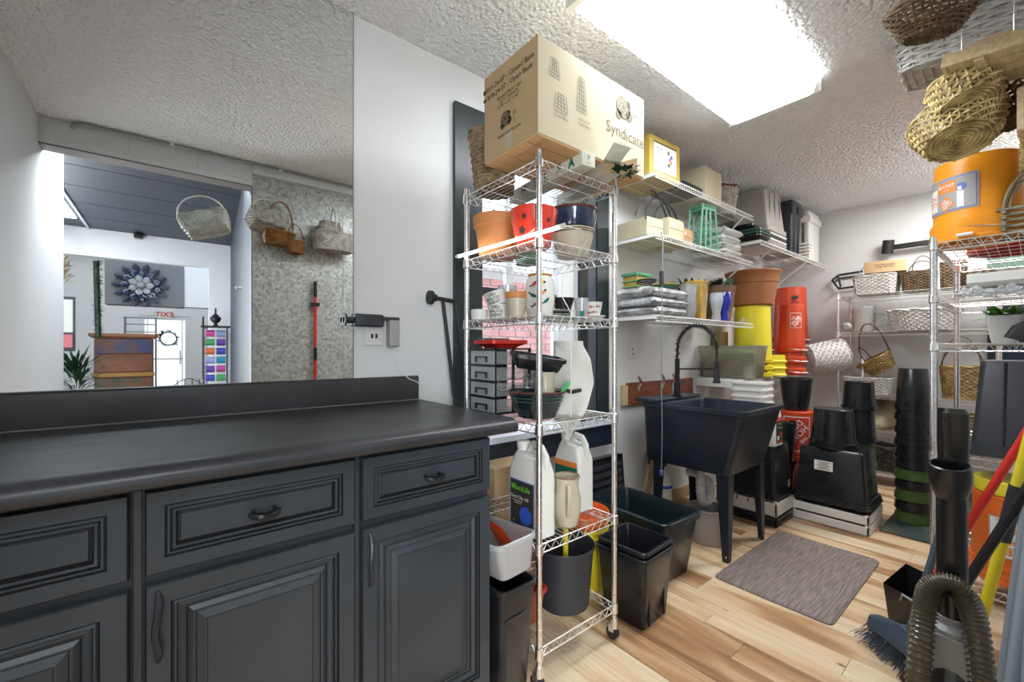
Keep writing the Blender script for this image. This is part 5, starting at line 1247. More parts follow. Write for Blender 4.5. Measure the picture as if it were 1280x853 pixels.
patch(t, .09, .16, 'grey', fcone(lambda q: .092, -2.2, .47, k=.002), n=5); patch(t, .07, .07, 'inkwhite', fcone(lambda q: .092, -2.2, .45, k=.0028), n=5, name='label_face')
t = T('white_hoop_basket', 'white wicker basket lying on its side at the right end of the ledge', 'basket', (4.50, 1.19, 1.055), rot=(0, R(82), R(-48)))
basket(t, 'w_white', (.12, .12, .12), (.145, .145, .145), .26, 13, 30, rim=.008, z0=-.13)
for o in kids(t): pass
arch(t, 'w_white', (-.14, 0, .13), (.14, 0, .13), .10, .005); arch(t, 'w_white', (-.14, .02, .13), (.14, .02, .13), .08, .005)
# ================================================================= stacks between the sink and the far rack
t = T('black_slatted_crate', 'black slatted crate at the bottom of the stack beside the sink', 'crate', (3.13, 1.22, 0))
def crate(t, w, d, h, mat, slats=2, z0=0):
    for (x0, x1, y0, y1) in ((-w, -w+.012, -d, d), (w-.012, w, -d, d), (-w, w, -d, -d+.012), (-w, w, d-.012, d)):
        for k in range(slats):
            a = z0+h*(k+.06)/slats; b = z0+h*(k+.86)/slats
            MB().rbox(x0, x1, y0, y1, a, b, .002).obj('slat', mat, t)
    for (a, b) in ((-w+.013, -d+.013), (w-.013, -d+.013), (-w+.013, d-.013), (w-.013, d-.013)): MB().box(a-.008, a+.008, b-.008, b+.008, z0, z0+h).obj('corner_post', mat, t)
    MB().box(-w+.012, w-.012, -d+.012, d-.012, z0, z0+.006).obj('base', mat, t)
crate(t, .17, .19, .062, 'blackp')
t = T('white_slatted_crate', 'white slatted crate on the black crate beside the sink', 'crate', (3.13, 1.22, .063))
crate(t, .17, .19, .10, 'whitep', 1)
for u in (-.08, -.02, .05): MB().box(-.1705-.001, -.169, u-.004, u+.004, .06, .085).obj('slot', 'ink', t)
t = T('black_nursery_tub', 'glossy black square tub upside down on the white crate beside the sink', 'tub', (3.13, 1.22, .165))
tub(t, 'blackp', (.135, .155, .02), (.155, .178, .02), .335, lip=.008, flip=True, n=3)
patch(t, .035, .05, 'grey', fYm(.07, -.178, .07), n=1, name='sticker')
for u in (-.09, .0, .09): MB().box(-.150, -.140, u-.004, u+.004, .05, .31).obj('rib', 'blackp', t)
t = jug('red_label_jug', 'white jug with red and black rose label upside down by the sink corner', (3.045, 1.10, .503), .070, .055, .26)
patch(t, .11, .16, 'ink', fYm(0, -.0555, .10), n=1); patch(t, .11, .03, 'inkred', fYm(0, -.0555, .175), n=1, k=.0005, name='label_band'); patch(t, .11, .008, 'inkred', fYm(0, -.0555, .03), n=1, k=.0005, name='label_band')
write(t, 'floraLife', .019, 'inkgr', lambda a, b: fYm(0, -.0555, .145)(a, b, .001), bold=.0005); write(t, 'crystal clear', .012, 'inkwhite', lambda a, b: fYm(0, -.0555, .12)(a, b, .001))
patch(t, 0, 0, 'inkred', fYm(.02, -.0555, .075), k=.001, name='rose_print', poly=disc2(0, 0, .014, 9)); patch(t, .03, .025, 'inkwhite', fYm(-.025, -.0555, .055), k=.001, n=1, name='barcode')
t = T('white_planter_stack', 'stack of white rectangular planters nested behind the sink', 'planters', (3.19, 1.265, .503))
for k in range(6):
    tub(t, 'whitewire', (.07, .085, .015), (.095, .105, .02), .17, lip=.006, z0=.045*k, name='planter', n=3)
t = T('grey_lattice_bin', 'tall black narrow pot stack standing between the tub and the orange bucket', 'pot', (3.50, 1.18, 0))
pot(t, 'blackp', .062, .085, .30, flip=False, lh=.04); pot(t, 'blackp', .070, .088, .30, z0=.30, lh=.04, name='upper_pot')
t = T('orange_logo_bucket', 'orange bucket with upside down white logo behind the black pots', 'bucket', (3.72, 1.17, .0))
pot(t, 'redor', .13, .148, .37, lip=.008, lh=.07, ribs=3, flip=True, name='lower_bucket'); pot(t, 'redor', .13, .148, .36, lip=.008, lh=.07, ribs=3, flip=True, z0=.30)
store_logo(t, lambda q: .138, -2.75, .50, .17, flip=1)
t = T('black_plastic_pot', 'black plastic pot standing on the orange logo bucket', 'pot', (3.74, 1.17, .663))
MB().lathe([(.075, 0), (.080, .005), (.108, .235), (.113, .24), (.109, .243), (.075, .008), (.001, .008)]).obj('body', 'blackp', t)

t = T('flat_white_crate', 'lower flat white slatted crate on the floor under the labelled black box', 'crate', (3.425, .84, 0), group='flat white crates')
crate(t, .175, .205, .062, 'whitep', 1)
t = T('flat_white_crate', 'upper flat white slatted crate under the labelled black box', 'crate', (3.425, .84, .063), group='flat white crates')
crate(t, .175, .205, .062, 'whitep', 1)
t = T('black_nursery_trays', 'low black nested nursery trays between white crates and black box', 'trays', (3.425, .84, .127))
tub(t, 'blackp', (.16, .19, .015), (.17, .205, .018), .03, lip=.006, n=3); tub(t, 'blackp', (.158, .188, .015), (.168, .20, .018), .03, lip=.006, z0=.016, name='tray', n=3)
t = T('black_labelled_box', 'large black plastic box upside down with white paper label', 'box', (3.425, .84, .175))
MB().loft([(0, .168, .20, .015), (.012, .168, .20, .015), (.014, .155, .188, .015), (.30, .135, .168, .02), (.31, .128, .16, .02)], n=3).obj('body', 'blackp', t)
fl_ = lambda a, b, d=0: (-.1475+.021*(b)/.3-.0016-d-.0, .03-a, .20+b)
patch(t, .10, .062, 'inkwhite', lambda a, b, d=0: fl_(a, b, .002), n=1)
for k in range(5): patch(t, .07-.02*(k % 2), .005, 'inkgrey', (lambda kk: (lambda a, b, d=0: fl_(a, b+.02-.01*kk, .0026)))(k), n=1, name='print_line')
m = MB()
for k in range(16): m.box(-.1565, -.152, -.07+.008*k, -.066+.008*k, .05, .085)
m.obj('vent_slots', 'blackm', t, kind='stuff')
t = T('black_bucket_inverted', 'wide black pot upside down on the labelled black box', 'pot', (3.40, .85, .486))
pot(t, 'blackp', .105, .130, .25, lip=.006, lh=.045, flip=True, ribs=2, seg=48)
for k, (xx, yy, n_, lab) in enumerate(((3.80, .80, 5, 'tall stack of upside down black and olive pots behind the wide black pot'),)):
    t = T('nursery_pot_stack', lab, 'pots', (xx, yy, 0)); 
    for j in range(n_): pot(t, ['olive', 'blackp', 'olive', 'blackp', 'blackp'][j], .082, .102, .24 if j < n_-1 else .20, z0=[0, .15, .30, .48, .70][j], flip=True, lh=.03, name='pot')
t = T('tall_nursery_pot_tower', 'very tall tower of nested black and green pots before the far rack', 'pots', (3.75, .512, .012))
zs = [0, .075, .14, .215, .275, .345, .405, .49, .57, .655, .72]
for j, z in enumerate(zs):
    top = j == len(zs)-1
    pot(t, ['olive', 'blackp', 'olive', 'blackp', 'olive', 'blackp', 'blackp', 'blackp', 'blackp', 'blackp', 'blackp'][j], .072, .092, .27 if top else .20, z0=z, flip=True, lh=.045, lip=.005, name='pot', seg=32)
t = T('painted_floor_board', 'dark teal painted board on the floor under the tall pot tower', 'board', (4.15, .32, 0))
MB().rbox(-.74, .74, -.30, .30, .001, .011, .002).obj('board', pm('painted_board', (.02, .045, .055), .5, noise=(3, .4), col2=(.10, .11, .07)), t)

# ================================================================= far rack at the end wall
fr = wire_rack('wire_rack', 'far chrome wire rack of baskets against the end wall', (4.50, .18, 0), .38, .91, (.12, .45, .75, 1.27, 1.585), 1.61, 'X', .03, casters=False, cross=4)
t = T('white_oblong_basket', 'white rectangular wicker basket on the top left of the far rack', 'basket', (4.66, .86, 1.588))
basket(t, 'w_white', (.12, .125, .03), (.13, .14, .03), .15, 11, 44, rim=.008)
arch(t, 'w_white', (0, .13, .15), (0, -.13, .15), .13, .003)
t = T('brown_rattan_basket', 'brown rattan square basket beside the white one on the far rack top', 'basket', (4.66, .60, 1.588))
basket(t, 'w_brown', (.10, .085, .01), (.105, .095, .01), .15, 15, 38, rim=.006)
arch(t, 'w_brown', (-.08, -.09, .15), (-.08, .03, .15), .12, .004); arch(t, 'w_brown', (-.02, -.09, .15), (-.02, .06, .15), .09, .004)
t = T('printed_carton', 'flat brown carton with printed line on top of the white basket', 'box', (4.62, .80, 1.757), rot=(0, 0, R(8)))
MB().rbox(-.08, .08, -.13, .13, 0, .095, .002).obj('body', 'card', t); write(t, 'www.floralsupply\nmade with care', .018, 'ink', fXm(-.08, .0, .055))
t = T('tall_brown_basket', 'tall brown rattan basket leaning behind the chrome pole on the far rack top', 'basket', (4.68, .41, 1.588))
basket(t, 'w_brown', (.08, .06, .01), (.085, .065, .01), .20, 16, 30, rim=.006)
t = T('low_brown_basket', 'low brown basket at the right end of the far rack top', 'basket', (4.64, .27, 1.588))
basket(t, 'w_brown', (.09, .065, .02), (.10, .07, .02), .11, 9, 30, rim=.006)
t = T('black_metal_bracket', 'black folded metal frame hanging on the end wall above the far rack', 'bracket', (4.95, 1.13, 1.69))
P = [(-.02, -.12, .15), (-.02, .06, .14), (-.02, .11, .10), (-.02, .06, .01), (-.02, -.12, .02)]
MB().tube(P, .010, 6).obj('frame', 'blackm', t); MB().tube([(.0, -.12, .12), (.0, .06, .11), (0, .09, .08)], .006, 6).obj('bar', 'blackm', t); MB().tube([(-.02, .06, .14), (-.12, .04, .12), (-.12, .02, .02), (-.02, .06, .01)], .008, 6).obj('brace', 'blackm', t)
t = T('wall_spotlight', 'black cylinder spotlight on an arm on the end wall', 'lamp', (4.97, .70, 2.03))
MB().rbox(-.09, -.055, -.30, .10, -.035, .005, .004).obj('arm', 'blackm', t); MB().box(-.06, 0, -.2, -.12, -.03, 0).obj('mount', 'blackm', t)
m = MB().cyl((-.075, .135, -.065), (-.09, .12, .05), .040, 20); h = m.obj('head', 'blackm', t)
MB().cyl((-.0745, .1353, -.0665), (-.0747, .1351, -.0652), .034, 20).obj('lens', 'grey', h)
z = 1.273
t = T('cream_pot_in_wrap', 'cream pot in crinkled clear wrap at the left of the far rack', 'pot', (4.62, .945, z))
MB().lathe([(.050, 0), (.054, .004), (.072, .19), (.068, .192), (.05, .01), (.001, .01)]).obj('body', 'cream', t)
m = MB().lathe([(.06, .01), (.075, .15), (.082, .205), (.07, .215)], seg=18, cap0=False); m.v = [(x+rnd.uniform(-.008, .008), y+rnd.uniform(-.008, .008), z_+rnd.uniform(-.01, .012)) for x, y, z_ in m.v]; m.obj('wrap', 'bubble', t)
t = T('white_box_basket', 'white woven rectangular box behind the oval white basket', 'basket', (4.76, .72, z))
basket(t, 'w_white', (.07, .17, .01), (.075, .18, .01), .155, 10, 44, rim=.006)
t = T('white_oval_basket', 'big oval white wicker basket on the second level of the far rack', 'basket', (4.57, .56, z))
basket(t, 'w_white', (.11, .17, .11), (.13, .215, .13), .155, 10, 50, rim=.011, amp=.005)
t = T('small_silver_dish', 'small ribbed silver dish by the far rack pole', 'dish', (4.56, 1.045, z), rot=(0, R(80), 0))
MB().lathe([(.02, 0), (.04, .02), (.038, .02), (.001, .004)]).xf(Matrix.Translation((-.045, 0, 0))).obj('dish', 'grey', t)
z = .753
t = T('white_handle_basket', 'white wicker basket with brown lining and tall white handle on the far rack', 'basket', (4.62, .905, z))
basket(t, 'w_white', (.10, .13, .03), (.12, .155, .03), .13, 10, 44, rim=.007)
MB().loft([(.10, .11, .145, .03), (.12, .11, .145, .03)]).obj('lining', 'w_brown', t); arch(t, 'w_white', (-.11, .02, .13), (.11, .06, .13), .17, .008)
t = T('tilted_twig_basket', 'golden brown twig basket tilted with two long arched handles', 'basket', (4.60, .84, z+.245), rot=(R(-32), R(-12), 0))
basket(t, 'w_gold', (.07, .08, .06), (.10, .125, .09), .12, 11, 30, rim=.008, amp=.005, jit=.003, z0=-.06)
arch(t, 'w_brown', (0, -.125, .06), (0, .08, .06), .27, .006, lean=(0, -.10)); arch(t, 'w_brown', (-.09, .03, .06), (.09, .03, .06), .13, .005)
t = T('brown_hoop_basket', 'brown wicker basket with wiry hoop handles right of the pot tower', 'basket', (4.64, .36, z))
basket(t, 'w_gold', (.09, .10, .08), (.11, .12, .10), .24, 17, 34, rim=.008, jit=.002)
arch(t, 'w_brown', (-.02, .11, .23), (.0, -.11, .23), .17, .006); arch(t, 'w_brown', (.03, .11, .23), (.05, -.09, .23), .24, .003)
z = .453
t = T('round_metal_tray', 'round dull brass tray standing on edge on a lower level of the far rack', 'tray', (4.62, .80, z+.135), rot=(0, R(-78), 0))
MB().lathe([(.001, 0), (.10, 0), (.125, .015), (.132, .018), (.130, .022), (.10, .006), (.001, .006)], seg=40).obj('tray', pm('dull_brass', (.20, .17, .11), .35, .6, noise=(6, .5)), t)
t = T('low_wicker_basket', 'golden wicker basket behind the vacuum handle on the far rack', 'basket', (4.64, .40, z))
basket(t, 'w_gold', (.09, .12, .05), (.10, .14, .06), .18, 13, 36, rim=.007)
z = .123
t = T('dark_vine_basket', 'dark grey vine basket low on the far rack', 'basket', (4.64, .80, z))
basket(t, 'w_grey', (.09, .12, .09), (.11, .15, .11), .19, 10, 34, rim=.016, amp=.007, jit=.005)
t = T('dark_oval_tray', 'pale oval metal tray beside the dark vine basket on the far rack', 'tray', (4.60, .50, z))
MB().loft([(0, .10, .12, .10), (.02, .13, .15, .13), (.024, .135, .155, .13), (.02, .12, .14, .12), (.005, .09, .11, .09)]).obj('tray', 'grey', t)
# panels on the end wall behind
o = MB().box(4.93, 4.968, YB+.01, .25, 1.62, 1.95).obj('green_board', pm('green_board', (.09, .17, .12), .6)); tag(o, 'dull green board on the end wall above the far rack, at the right edge', 'board')
o = MB().box(4.93, 4.968, YB+.01, .25, .70, 1.48).obj('wall_board', 'navy'); tag(o, 'dark navy panel on the end wall behind the leafy plant', 'panel')

# ================================================================= near right rack
nr = wire_rack('wire_rack', 'near chrome wire rack at the right edge holding the amber bucket', (2.66, -.12, 0), .86, .415, (.12, .66, 1.15, 1.365, 1.60), 1.625, 'X', .034, casters=False, pr_=.0127, cross=7, truss=.04)
z = 1.603
t = T('amber_logo_bucket', 'amber orange bucket with picture label upside down on the near rack', 'bucket', (2.835, .175, z))
pot(t, 'orange2', .137, .152, .37, lip=.009, lh=.095, t=.004, flip=True, ribs=3, seg=56)
rfb = lambda q: .141 if q > .1 else .152
f0 = fcone(lambda q: .1425, 2.42, .215, k=.0012)
patch(t, .235, .155, 'grey', f0, n=12); patch(t, .225, .145, 'inkblue', f0, n=12, k=.0004, name='label_border'); patch(t, .218, .138, 'grey', f0, n=12, k=.0008, name='label_face')
patch(t, .075, .05, 'inkor', lambda a, b, d=0: f0(a+.01, b+.035, d), n=5, k=.0012, name='label_box'); patch(t, .05, .10, 'inkwhite', lambda a, b, d=0: f0(a-.055, b-.01, d), n=4, k=.0012, name='label_box')
write(t, 'BUCKET', .018, 'inkwhite', lambda a, b: f0(a+.01, b+.040, .0018), bold=.0004); write(t, '5 Gallon', .010, 'inkwhite', lambda a, b: f0(a+.01, b+.022, .0018))
write(t, "ON\nQTY", .028, 'inkor', lambda a, b: f0(a-.058, b-.012, .0018), bold=.0006)
patch(t, .05, .05, 'inkor', lambda a, b, d=0: f0(a*.8-b*.6+.01, a*.6+b*.8-.04, d), n=4, k=.0012, name='logo_square'); write(t, 'THE\nHOME\nDEPOT', .013, 'inkwhite', lambda a, b: f0(a*.8-b*.6+.01, a*.6+b*.8-.04, .0018), bold=.0004)
patch(t, 0, 0, 'inkblue', f0, k=.0014, name='picture_cap', poly=disc2(.065, .022, .018, 14)); patch(t, .022, .09, 'inkwhite', lambda a, b, d=0: f0(a+.062, b-.02, d), n=3, k=.0012, name='picture_figure')
MB().tube([(.158*math.cos(a), .158*math.sin(a), .055-.02*math.sin((a+3.2)*1.2)) for a in [-3.3+.14*i for i in range(14)]], .002, 5).obj('bail_handle', 'chromed', t)
MB().tube([(.165*math.cos(a), .165*math.sin(a), .02) for a in (-3.45, -3.3, -3.15)], .008, 8).obj('grip', 'whitep', t)
t = T('red_bucket', 'bright red bucket behind the amber bucket on the near rack', 'bucket', (3.20, .08, z))
pot(t, 'red', .13, .152, .30, lip=.008, lh=.06, flip=True, ribs=2, seg=40)
def twig_basket(name, label, loc, rot, hx, hy, h, rows, mat='w_twig', r=.008):
    t = T(name, label, 'basket', loc, rot=rot)
    for j in range(rows):
        z = r+h*j/rows; o_ = (j % 2)*r*1.1
        for (a, b) in (((-hx-.02, -hy), (hx+.02, -hy)), ((-hx-.02, hy), (hx+.02, hy))) if j % 2 else (((-hx, -hy-.02), (-hx, hy+.02)), ((hx, -hy-.02), (hx, hy+.02))):
            MB().tube([(*a, z), ((a[0]+b[0])/2+.003, (a[1]+b[1])/2, z+.003), (*b, z)], [r, r*.85, r], 6).obj('twig', mat, t)
    for k in range(5): MB().tube([(-hx, -hy+2*hy*(k+.5)/5, r*.5), (hx, -hy+2*hy*(k+.5)/5, r*.5)], r*.8, 5).obj('base_twig', mat, t)
    return t
t = twig_basket('stick_basket', 'grey green basket of stacked twigs with arched handle at the right edge', (2.80, .002, z), (0, 0, R(0)), .09, .09, .11, 9)
arch(t, 'w_twig', (-.09, .09, .10), (-.09, -.12, .10), .16, .007); arch(t, 'w_twig', (-.083, .075, .10), (-.083, -.10, .10), .14, .006)
z = 1.368
t = T('white_shallow_trays', 'stack of shallow white rectangular trays on the near rack', 'trays', (2.83, .03, z+.03))
for k in range(3): tub(t, 'whitep', (.10, .13, .01), (.13, .165, .012), .030, lip=.004, z0=k*.012, name='tray')
MB().tube([(-.04+.02*math.sin(i), .05+.03*math.cos(i), .055+.0015*i) for i in range(14)], .004, 5).obj('coil_of_wire', 'chromed', t)
t = T('bubble_wrap_sheet', 'crumpled bubble wrap drooping under the white trays', 'bubble wrap', (2.83, .04, z))
m = MB(); 
for j in range(11):
    for i in range(21):
        u, v = i/20-.5, j/10-.5; e = max(abs(u), abs(v))
        m.v.append((v*.34, u*.40, .008+.014*rnd.random() - (.035*(e-.4)*10*rnd.uniform(.3, 1) if e > .42 and v < 0 else 0)))
for j in range(10):
    for i in range(20): a = j*21+i; m.f.append((a, a+1, a+22, a+21))
m.obj('sheet', 'bubble', t)
m = MB()
for k in range(60): m.sph((-.17+rnd.uniform(-.01, .01), -.19+.38*k/60, rnd.uniform(-.02, .02)), rnd.uniform(.006, .012), 6, 4)
m.obj('bubbles', 'bubble', t, kind='stuff')
z = 1.153
t = T('leafy_potted_plant', 'bright green leafy plant in a white pot on the near rack', 'plant', (3.05, .10, z))
MB().loft([(0, .04, .04, .012), (.13, .062, .062, .014), (.13, .056, .056, .012), (.02, .036, .036, .01)]).obj('pot', 'whitep', t)
bushy(t, 46, .03, .04, .085, 'leaf', .018, z0=.10)
t = T('black_folded_bag', 'black folded bag slumped beside the leafy plant', 'bag', (2.80, .03, z), rot=(R(22), 0, 0))
MB().loft([(0, .06, .07, .02), (.05, .06, .065, .02, 0, .0), (.10, .04, .05, .02, 0, -.02), (.115, .01, .03, .01, 0, -.03)]).obj('bag', 'blackm', t)
z = .663
t = T('large_black_tote', 'large black plastic tote upside down on the near rack', 'tote', (3.02, .045, z))
tub(t, 'darkgrey', (.22, .115, .02), (.27, .145, .025), .41, lip=.016, flip=True, lipz=.04, n=3)
for u in (-.05, .05): MB().tube([(-.27, u, .05), (-.222, u*.9, .405)], .005, 6).obj('rib', 'blackp', t)
for u in (-.15, .0, .15): MB().tube([(u, .143, .05), (u*.9, .118, .405)], .005, 6).obj('rib', 'blackp', t)
t = T('dark_bag_bundle', 'dark crumpled bags beneath the large black tote', 'bags', (3.25, .05, .123))
m = MB().sph((0, 0, .16), .15, 14, 10, (1.2, .75, 1)); m.v = [(x+rnd.uniform(-.02, .02), y+rnd.uniform(-.02, .02), max(0, q+rnd.uniform(-.02, .02))) for x, y, q in m.v]; m.obj('bag', 'blackm', t)
t = T('orange_text_bucket', 'orange bucket with inverted lettering low on the near rack', 'bucket', (2.875, .055, .123))
pot(t, 'orange', .137, .152, .37, lip=.009, lh=.085, flip=True, ribs=3, seg=56)
fb = fcone(lambda q: .1425, 3.25, .205, rot=PI, k=.0015)
patch(t, .20, .17, 'grey', fb, n=12); patch(t, .19, .16, 'inkwhite', fb, n=12, k=.0005, name='label_face')
write(t, 'HOMER\nPURPLE\nBUCKET', .045, 'inkor', lambda a, b: fb(a, b+.005, .0015), bold=.0015); write(t, '5 Gallon', .016, 'ink', lambda a, b: fb(a+.05, b-.07, .0015))
t = T('yellow_bucket', 'yellow bucket resting on the inverted orange bucket', 'bucket', (2.875, .055, .495))
MB().lathe([(.125, 0), (.130, .004), (.134, .055), (.130, .062), (.001, .062)], seg=48).obj('body', 'yellow', t)

# ---------------------------------------------------------------- ceiling-hung baskets, upper right
t = T('round_dark_basket', 'dark brown round wicker basket seen from below, nearest the ceiling', 'basket', (2.07, .24, 2.225), rot=(R(8), R(-10), 0))
basket(t, 'w_brown', (.07, .07, .07), (.125, .125, .125), .085, 8, 30, rs=.005, rim=.013, amp=.005, jit=.002)
t = T('long_white_basket', 'long white open weave basket hanging near the ceiling', 'basket', (2.48, .165, 2.27), rot=(R(4), R(4), 0))
basket(t, 'w_white', (.10, .20, .02), (.12, .225, .02), .13, 9, 26, rs=.004, rim=.008, amp=.006)
t = T('pale_wooden_tray', 'pale wooden tray with scalloped side hanging under the white basket', 'tray', (2.33, .055, 2.14), rot=(R(7), R(8), R(-4)))
poly = [(-.17, 0)]+[(-.17+.34*i/12, .055+.012*math.sin(2*PI*i/6)) for i in range(13)]+[(.17, 0)]
MB().prism(poly, lambda x, y, d: (-.10-d, x, y), .010).obj('scalloped_side', 'pine', t); MB().prism(poly, lambda x, y, d: (.11-d, x, y), .010).obj('scalloped_side', 'pine', t)
MB().rbox(-.10, .10, .158, .168, 0, .05, .001).obj('end_panel', 'pine', t); MB().rbox(-.10, .10, -.168, -.158, 0, .05, .001).obj('end_panel', 'pine', t)
for k in range(4): MB().rbox(-.098+.05*k, -.052+.05*k, -.157, .157, .006, .014, .001).obj('slat', 'pine', t)
MB().rbox(-.10, .10, .06, .085, -.008, .005, .001).obj('batten', 'pine', t)
t = T('upper_straw_basket', 'straw yellow basket with chunky flat weave, upper of the two', 'basket', (2.36, .165, 2.055), rot=(R(-12), R(16), 0))
basket(t, 'w_yellow', (.085, .085, .085), (.10, .10, .10), .10, 6, 22, rs=.006, rim=.010, amp=.007, jit=.002)
t = T('lower_straw_basket', 'larger yellow wicker basket with tag and spiral base, lower of the two', 'basket', (2.42, .195, 1.945), rot=(R(-8), R(24), 0))
basket(t, 'w_yellow', (.10, .10, .10), (.14, .14, .14), .105, 8, 30, rs=.005, rim=.009, amp=.006)
patch(t, .03, .03, 'inkwhite', fcone(lambda q: .125, -2.75, .085, k=.012), n=2, name='price_tag')
t = T('brown_twiggy_basket', 'loose brown twig basket beside the straw baskets at the right edge', 'basket', (2.56, .02, 2.02), rot=(R(-20), 0, 0))
basket(t, 'w_brown', (.08, .08, .08), (.12, .12, .12), .13, 9, 26, rs=.005, rim=.010, amp=.008, jit=.006)
t = T('pale_wood_block', 'pale rough wooden block hanging at the right edge above the buckets', 'wooden block', (2.42, .0, 1.91))
MB().rbox(-.05, .05, -.07, .05, 0, .16, .006).obj('block', 'pine', t); MB().box(-.055, -.05, -.06, .04, .10, .13).obj('slat', 'pine', t)
t = T('golden_grass_basket', 'golden grass basket hanging just above the red bucket', 'basket', (2.72, -.045, 1.84), rot=(R(10), R(-6), 0))
basket(t, 'w_yellow', (.09, .09, .09), (.115, .115, .115), .15, 15, 34, rs=.004, rim=.008, amp=.005, jit=.004)
# hooks that hang the ceiling baskets
for (a, b, z_, lab) in ((2.07, .24, 2.31, 'dark round basket'), (2.48, .165, 2.39, 'long white basket'), (2.33, .055, 2.19, 'pale wooden tray'), (2.36, .185, 2.10, 'upper straw basket'), (2.58, .02, 2.14, 'brown twig basket')):
    t = T('ceiling_hook', 'thin wire hook hanging the %s from the ceiling' % lab, 'hook', (a, b, z_))
    MB().tube([(0, 0, -.02), (.01, 0, -.03), (.012, 0, -.01), (0, 0, .01), (0, 0, CZ-z_)], .0016, 5).obj('hook', 'chromed', t)

# ---------------------------------------------------------------- baskets in front of the doorway wall (seen in the mirror)
t = T('pale_sage_basket', 'pale sage wicker basket with hoop handle hung from the lintel, in the mirror', 'basket', (.18, -.02, 1.93), rot=(R(24), R(-20), R(8)))
basket(t, 'w_sage', (.11, .055, .03), (.135, .08, .035), .11, 9, 40, rim=.007, z0=-.05)
arch(t, 'w_sage', (-.135, 0, .06), (.135, 0, .06), .19, .0055, e=.8); arch(t, 'w_sage', (-.10, -.05, .06), (.10, -.05, .06), .06, .005)
MB().box(-.10, .05, -.085, -.055, .055, .065).box(-.10, -.09, -.085, -.055, .0, .055).obj('frame', 'w_sage', t)
t = T('washed_pink_basket', 'whitewashed rectangular basket with double handle beside the sage one, in the mirror', 'basket', (.53, -.045, 2.01), rot=(R(30), R(8), R(-10)))
basket(t, 'w_wash', (.10, .06, .015), (.125, .08, .02), .10, 9, 40, rim=.006, z0=-.04)
arch(t, 'w_white', (-.11, .06, .06), (.11, .06, .06), .13, .006); arch(t, 'w_white', (-.11, -.06, .06), (.11, -.06, .06), .13, .006)
t = T('orange_brown_basket', 'orange brown wicker basket hanging behind the whitewashed one, in the mirror', 'basket', (.60, -.075, 1.90), rot=(0, R(4), 0))
basket(t, 'w_orange', (.08, .05, .03), (.10, .065, .04), .09, 10, 34, rim=.010, z0=-.02)
arch(t, 'w_orange', (-.09, 0, .08), (.09, 0, .08), .22, .006)
t = T('small_orange_basket', 'small orange brown basket hanging lowest beside the galvanised sheet, in the mirror', 'basket', (.715, -.085, 1.84))
basket(t, 'w_orange', (.05, .045, .02), (.06, .05, .02), .085, 9, 28, rim=.005); arch(t, 'w_orange', (-.055, 0, .085), (.055, 0, .085), .13, .004)
t = T('white_oval_handle_basket', 'white oval basket with upright handle on the galvanised sheet, in the mirror', 'basket', (.975, -.045, 1.885))
basket(t, 'w_wash', (.14, .07, .07), (.155, .085, .08), .13, 10, 44, rim=.007)
arch(t, 'w_white', (.0, .08, .13), (.0, -.08, .13), .20, .005)
t = T('small_white_hat_basket', 'small whitewashed basket upside down behind the oval white one, in the mirror', 'basket', (.955, -.055, 2.022))
basket(t, 'w_wash', (.085, .055, .04), (.07, .045, .035), .08, 7, 32, rim=.005)
t = T('red_handled_broom', 'red broom handle with black grip hanging on the galvanised sheet, in the mirror', 'broom', (.862, -.115, .70))
MB().cyl((0, 0, 0), (0, 0, .83), .011, 12).obj('pole', 'redpole', t); MB().cyl((0, 0, .83), (0, 0, .95), .013, 12).cyl((0, 0, .34), (0, 0, .44), .0125, 12).obj('grip', 'blackp', t)
MB().box(-.03, .03, -.03, .012, .76, .785).obj('wall_clip', 'blackp', t)

# ---------------------------------------------------------------- vacuum, broom and sticks at right
t = T('upright_vacuum', 'upright black vacuum cleaner with smoky ribbed hose arching over its wand', 'vacuum cleaner', (1.40, .125, 0))
MB().loft([(0, .08, .10, .03), (.05, .085, .105, .04), (.09, .08, .08, .04), (.12, .05, .05, .03)]).obj('floor_head', 'blackp', t)
MB().lathe([(.055, .12), (.06, .14), (.062, .36), (.056, .40), (.040, .43), (.03, .44)], seg=28, cap1=True).obj('dust_canister', 'smoky', t)
MB().lathe([(.035, .14), (.040, .38), (.02, .42), (.001, .42)], seg=20).obj('cyclone', 'blackp', t)
MB().lathe([(.042, .42), (.048, .43), (.046, .49), (.034, .50), (.034, .515)], seg=24, cap1=True).box(-.05, -.035, -.03, .03, .36, .48).obj('collar', 'vacgrey', t)
MB().tube([(0, 0, .50), (-.006, 0, .60), (-.022, -.001, .80)], [.0275, .0265, .0255], 20).obj('wand', 'blackp', t)
m = MB(); m.lathe([(.0255, .79), (.029, .80), (.0345, .825), (.036, .845), (.0345, .868), (.031, .870), (.028, .862), (.026, .80), (.001, .80)], seg=32, cap0=False)
m.xf(Matrix.Translation((-.022, 0, .8)) @ Matrix.Rotation(R(-14), 4, 'Y') @ Matrix.Translation((0, 0, -.8))); m.obj('cuff', 'blackp', t)
MB().rbox(-.045, -.028, -.012, .012, .585, .605, .002).obj('latch', 'vacgrey', t)
m = MB().loft([(.78, .016, .018, .012, .045, -.004), (.86, .018, .020, .014, .045, -.004), (.94, .020, .022, .016, .040, -.004), (.975, .019, .022, .016, .030, -.004), (.987, .012, .015, .01, .028, -.004)], n=4); m.obj('handle', pm('handle_grey', (.03, .03, .028), .35), t)
MB().cyl((.008, .010, .962), (.012, .010, .962), .006, 12).obj('hang_hole', 'ink', t)
HP = [(-.10, .045, .20), (-.105, .045, .35), (-.095, .040, .47), (-.075, .035, .545), (-.068, .026, .588), (-.062, .004, .607), (-.056, -.018, .595), (-.050, -.036, .55), (-.045, -.046, .45), (-.045, -.050, .35), (-.045, -.05, .22)]
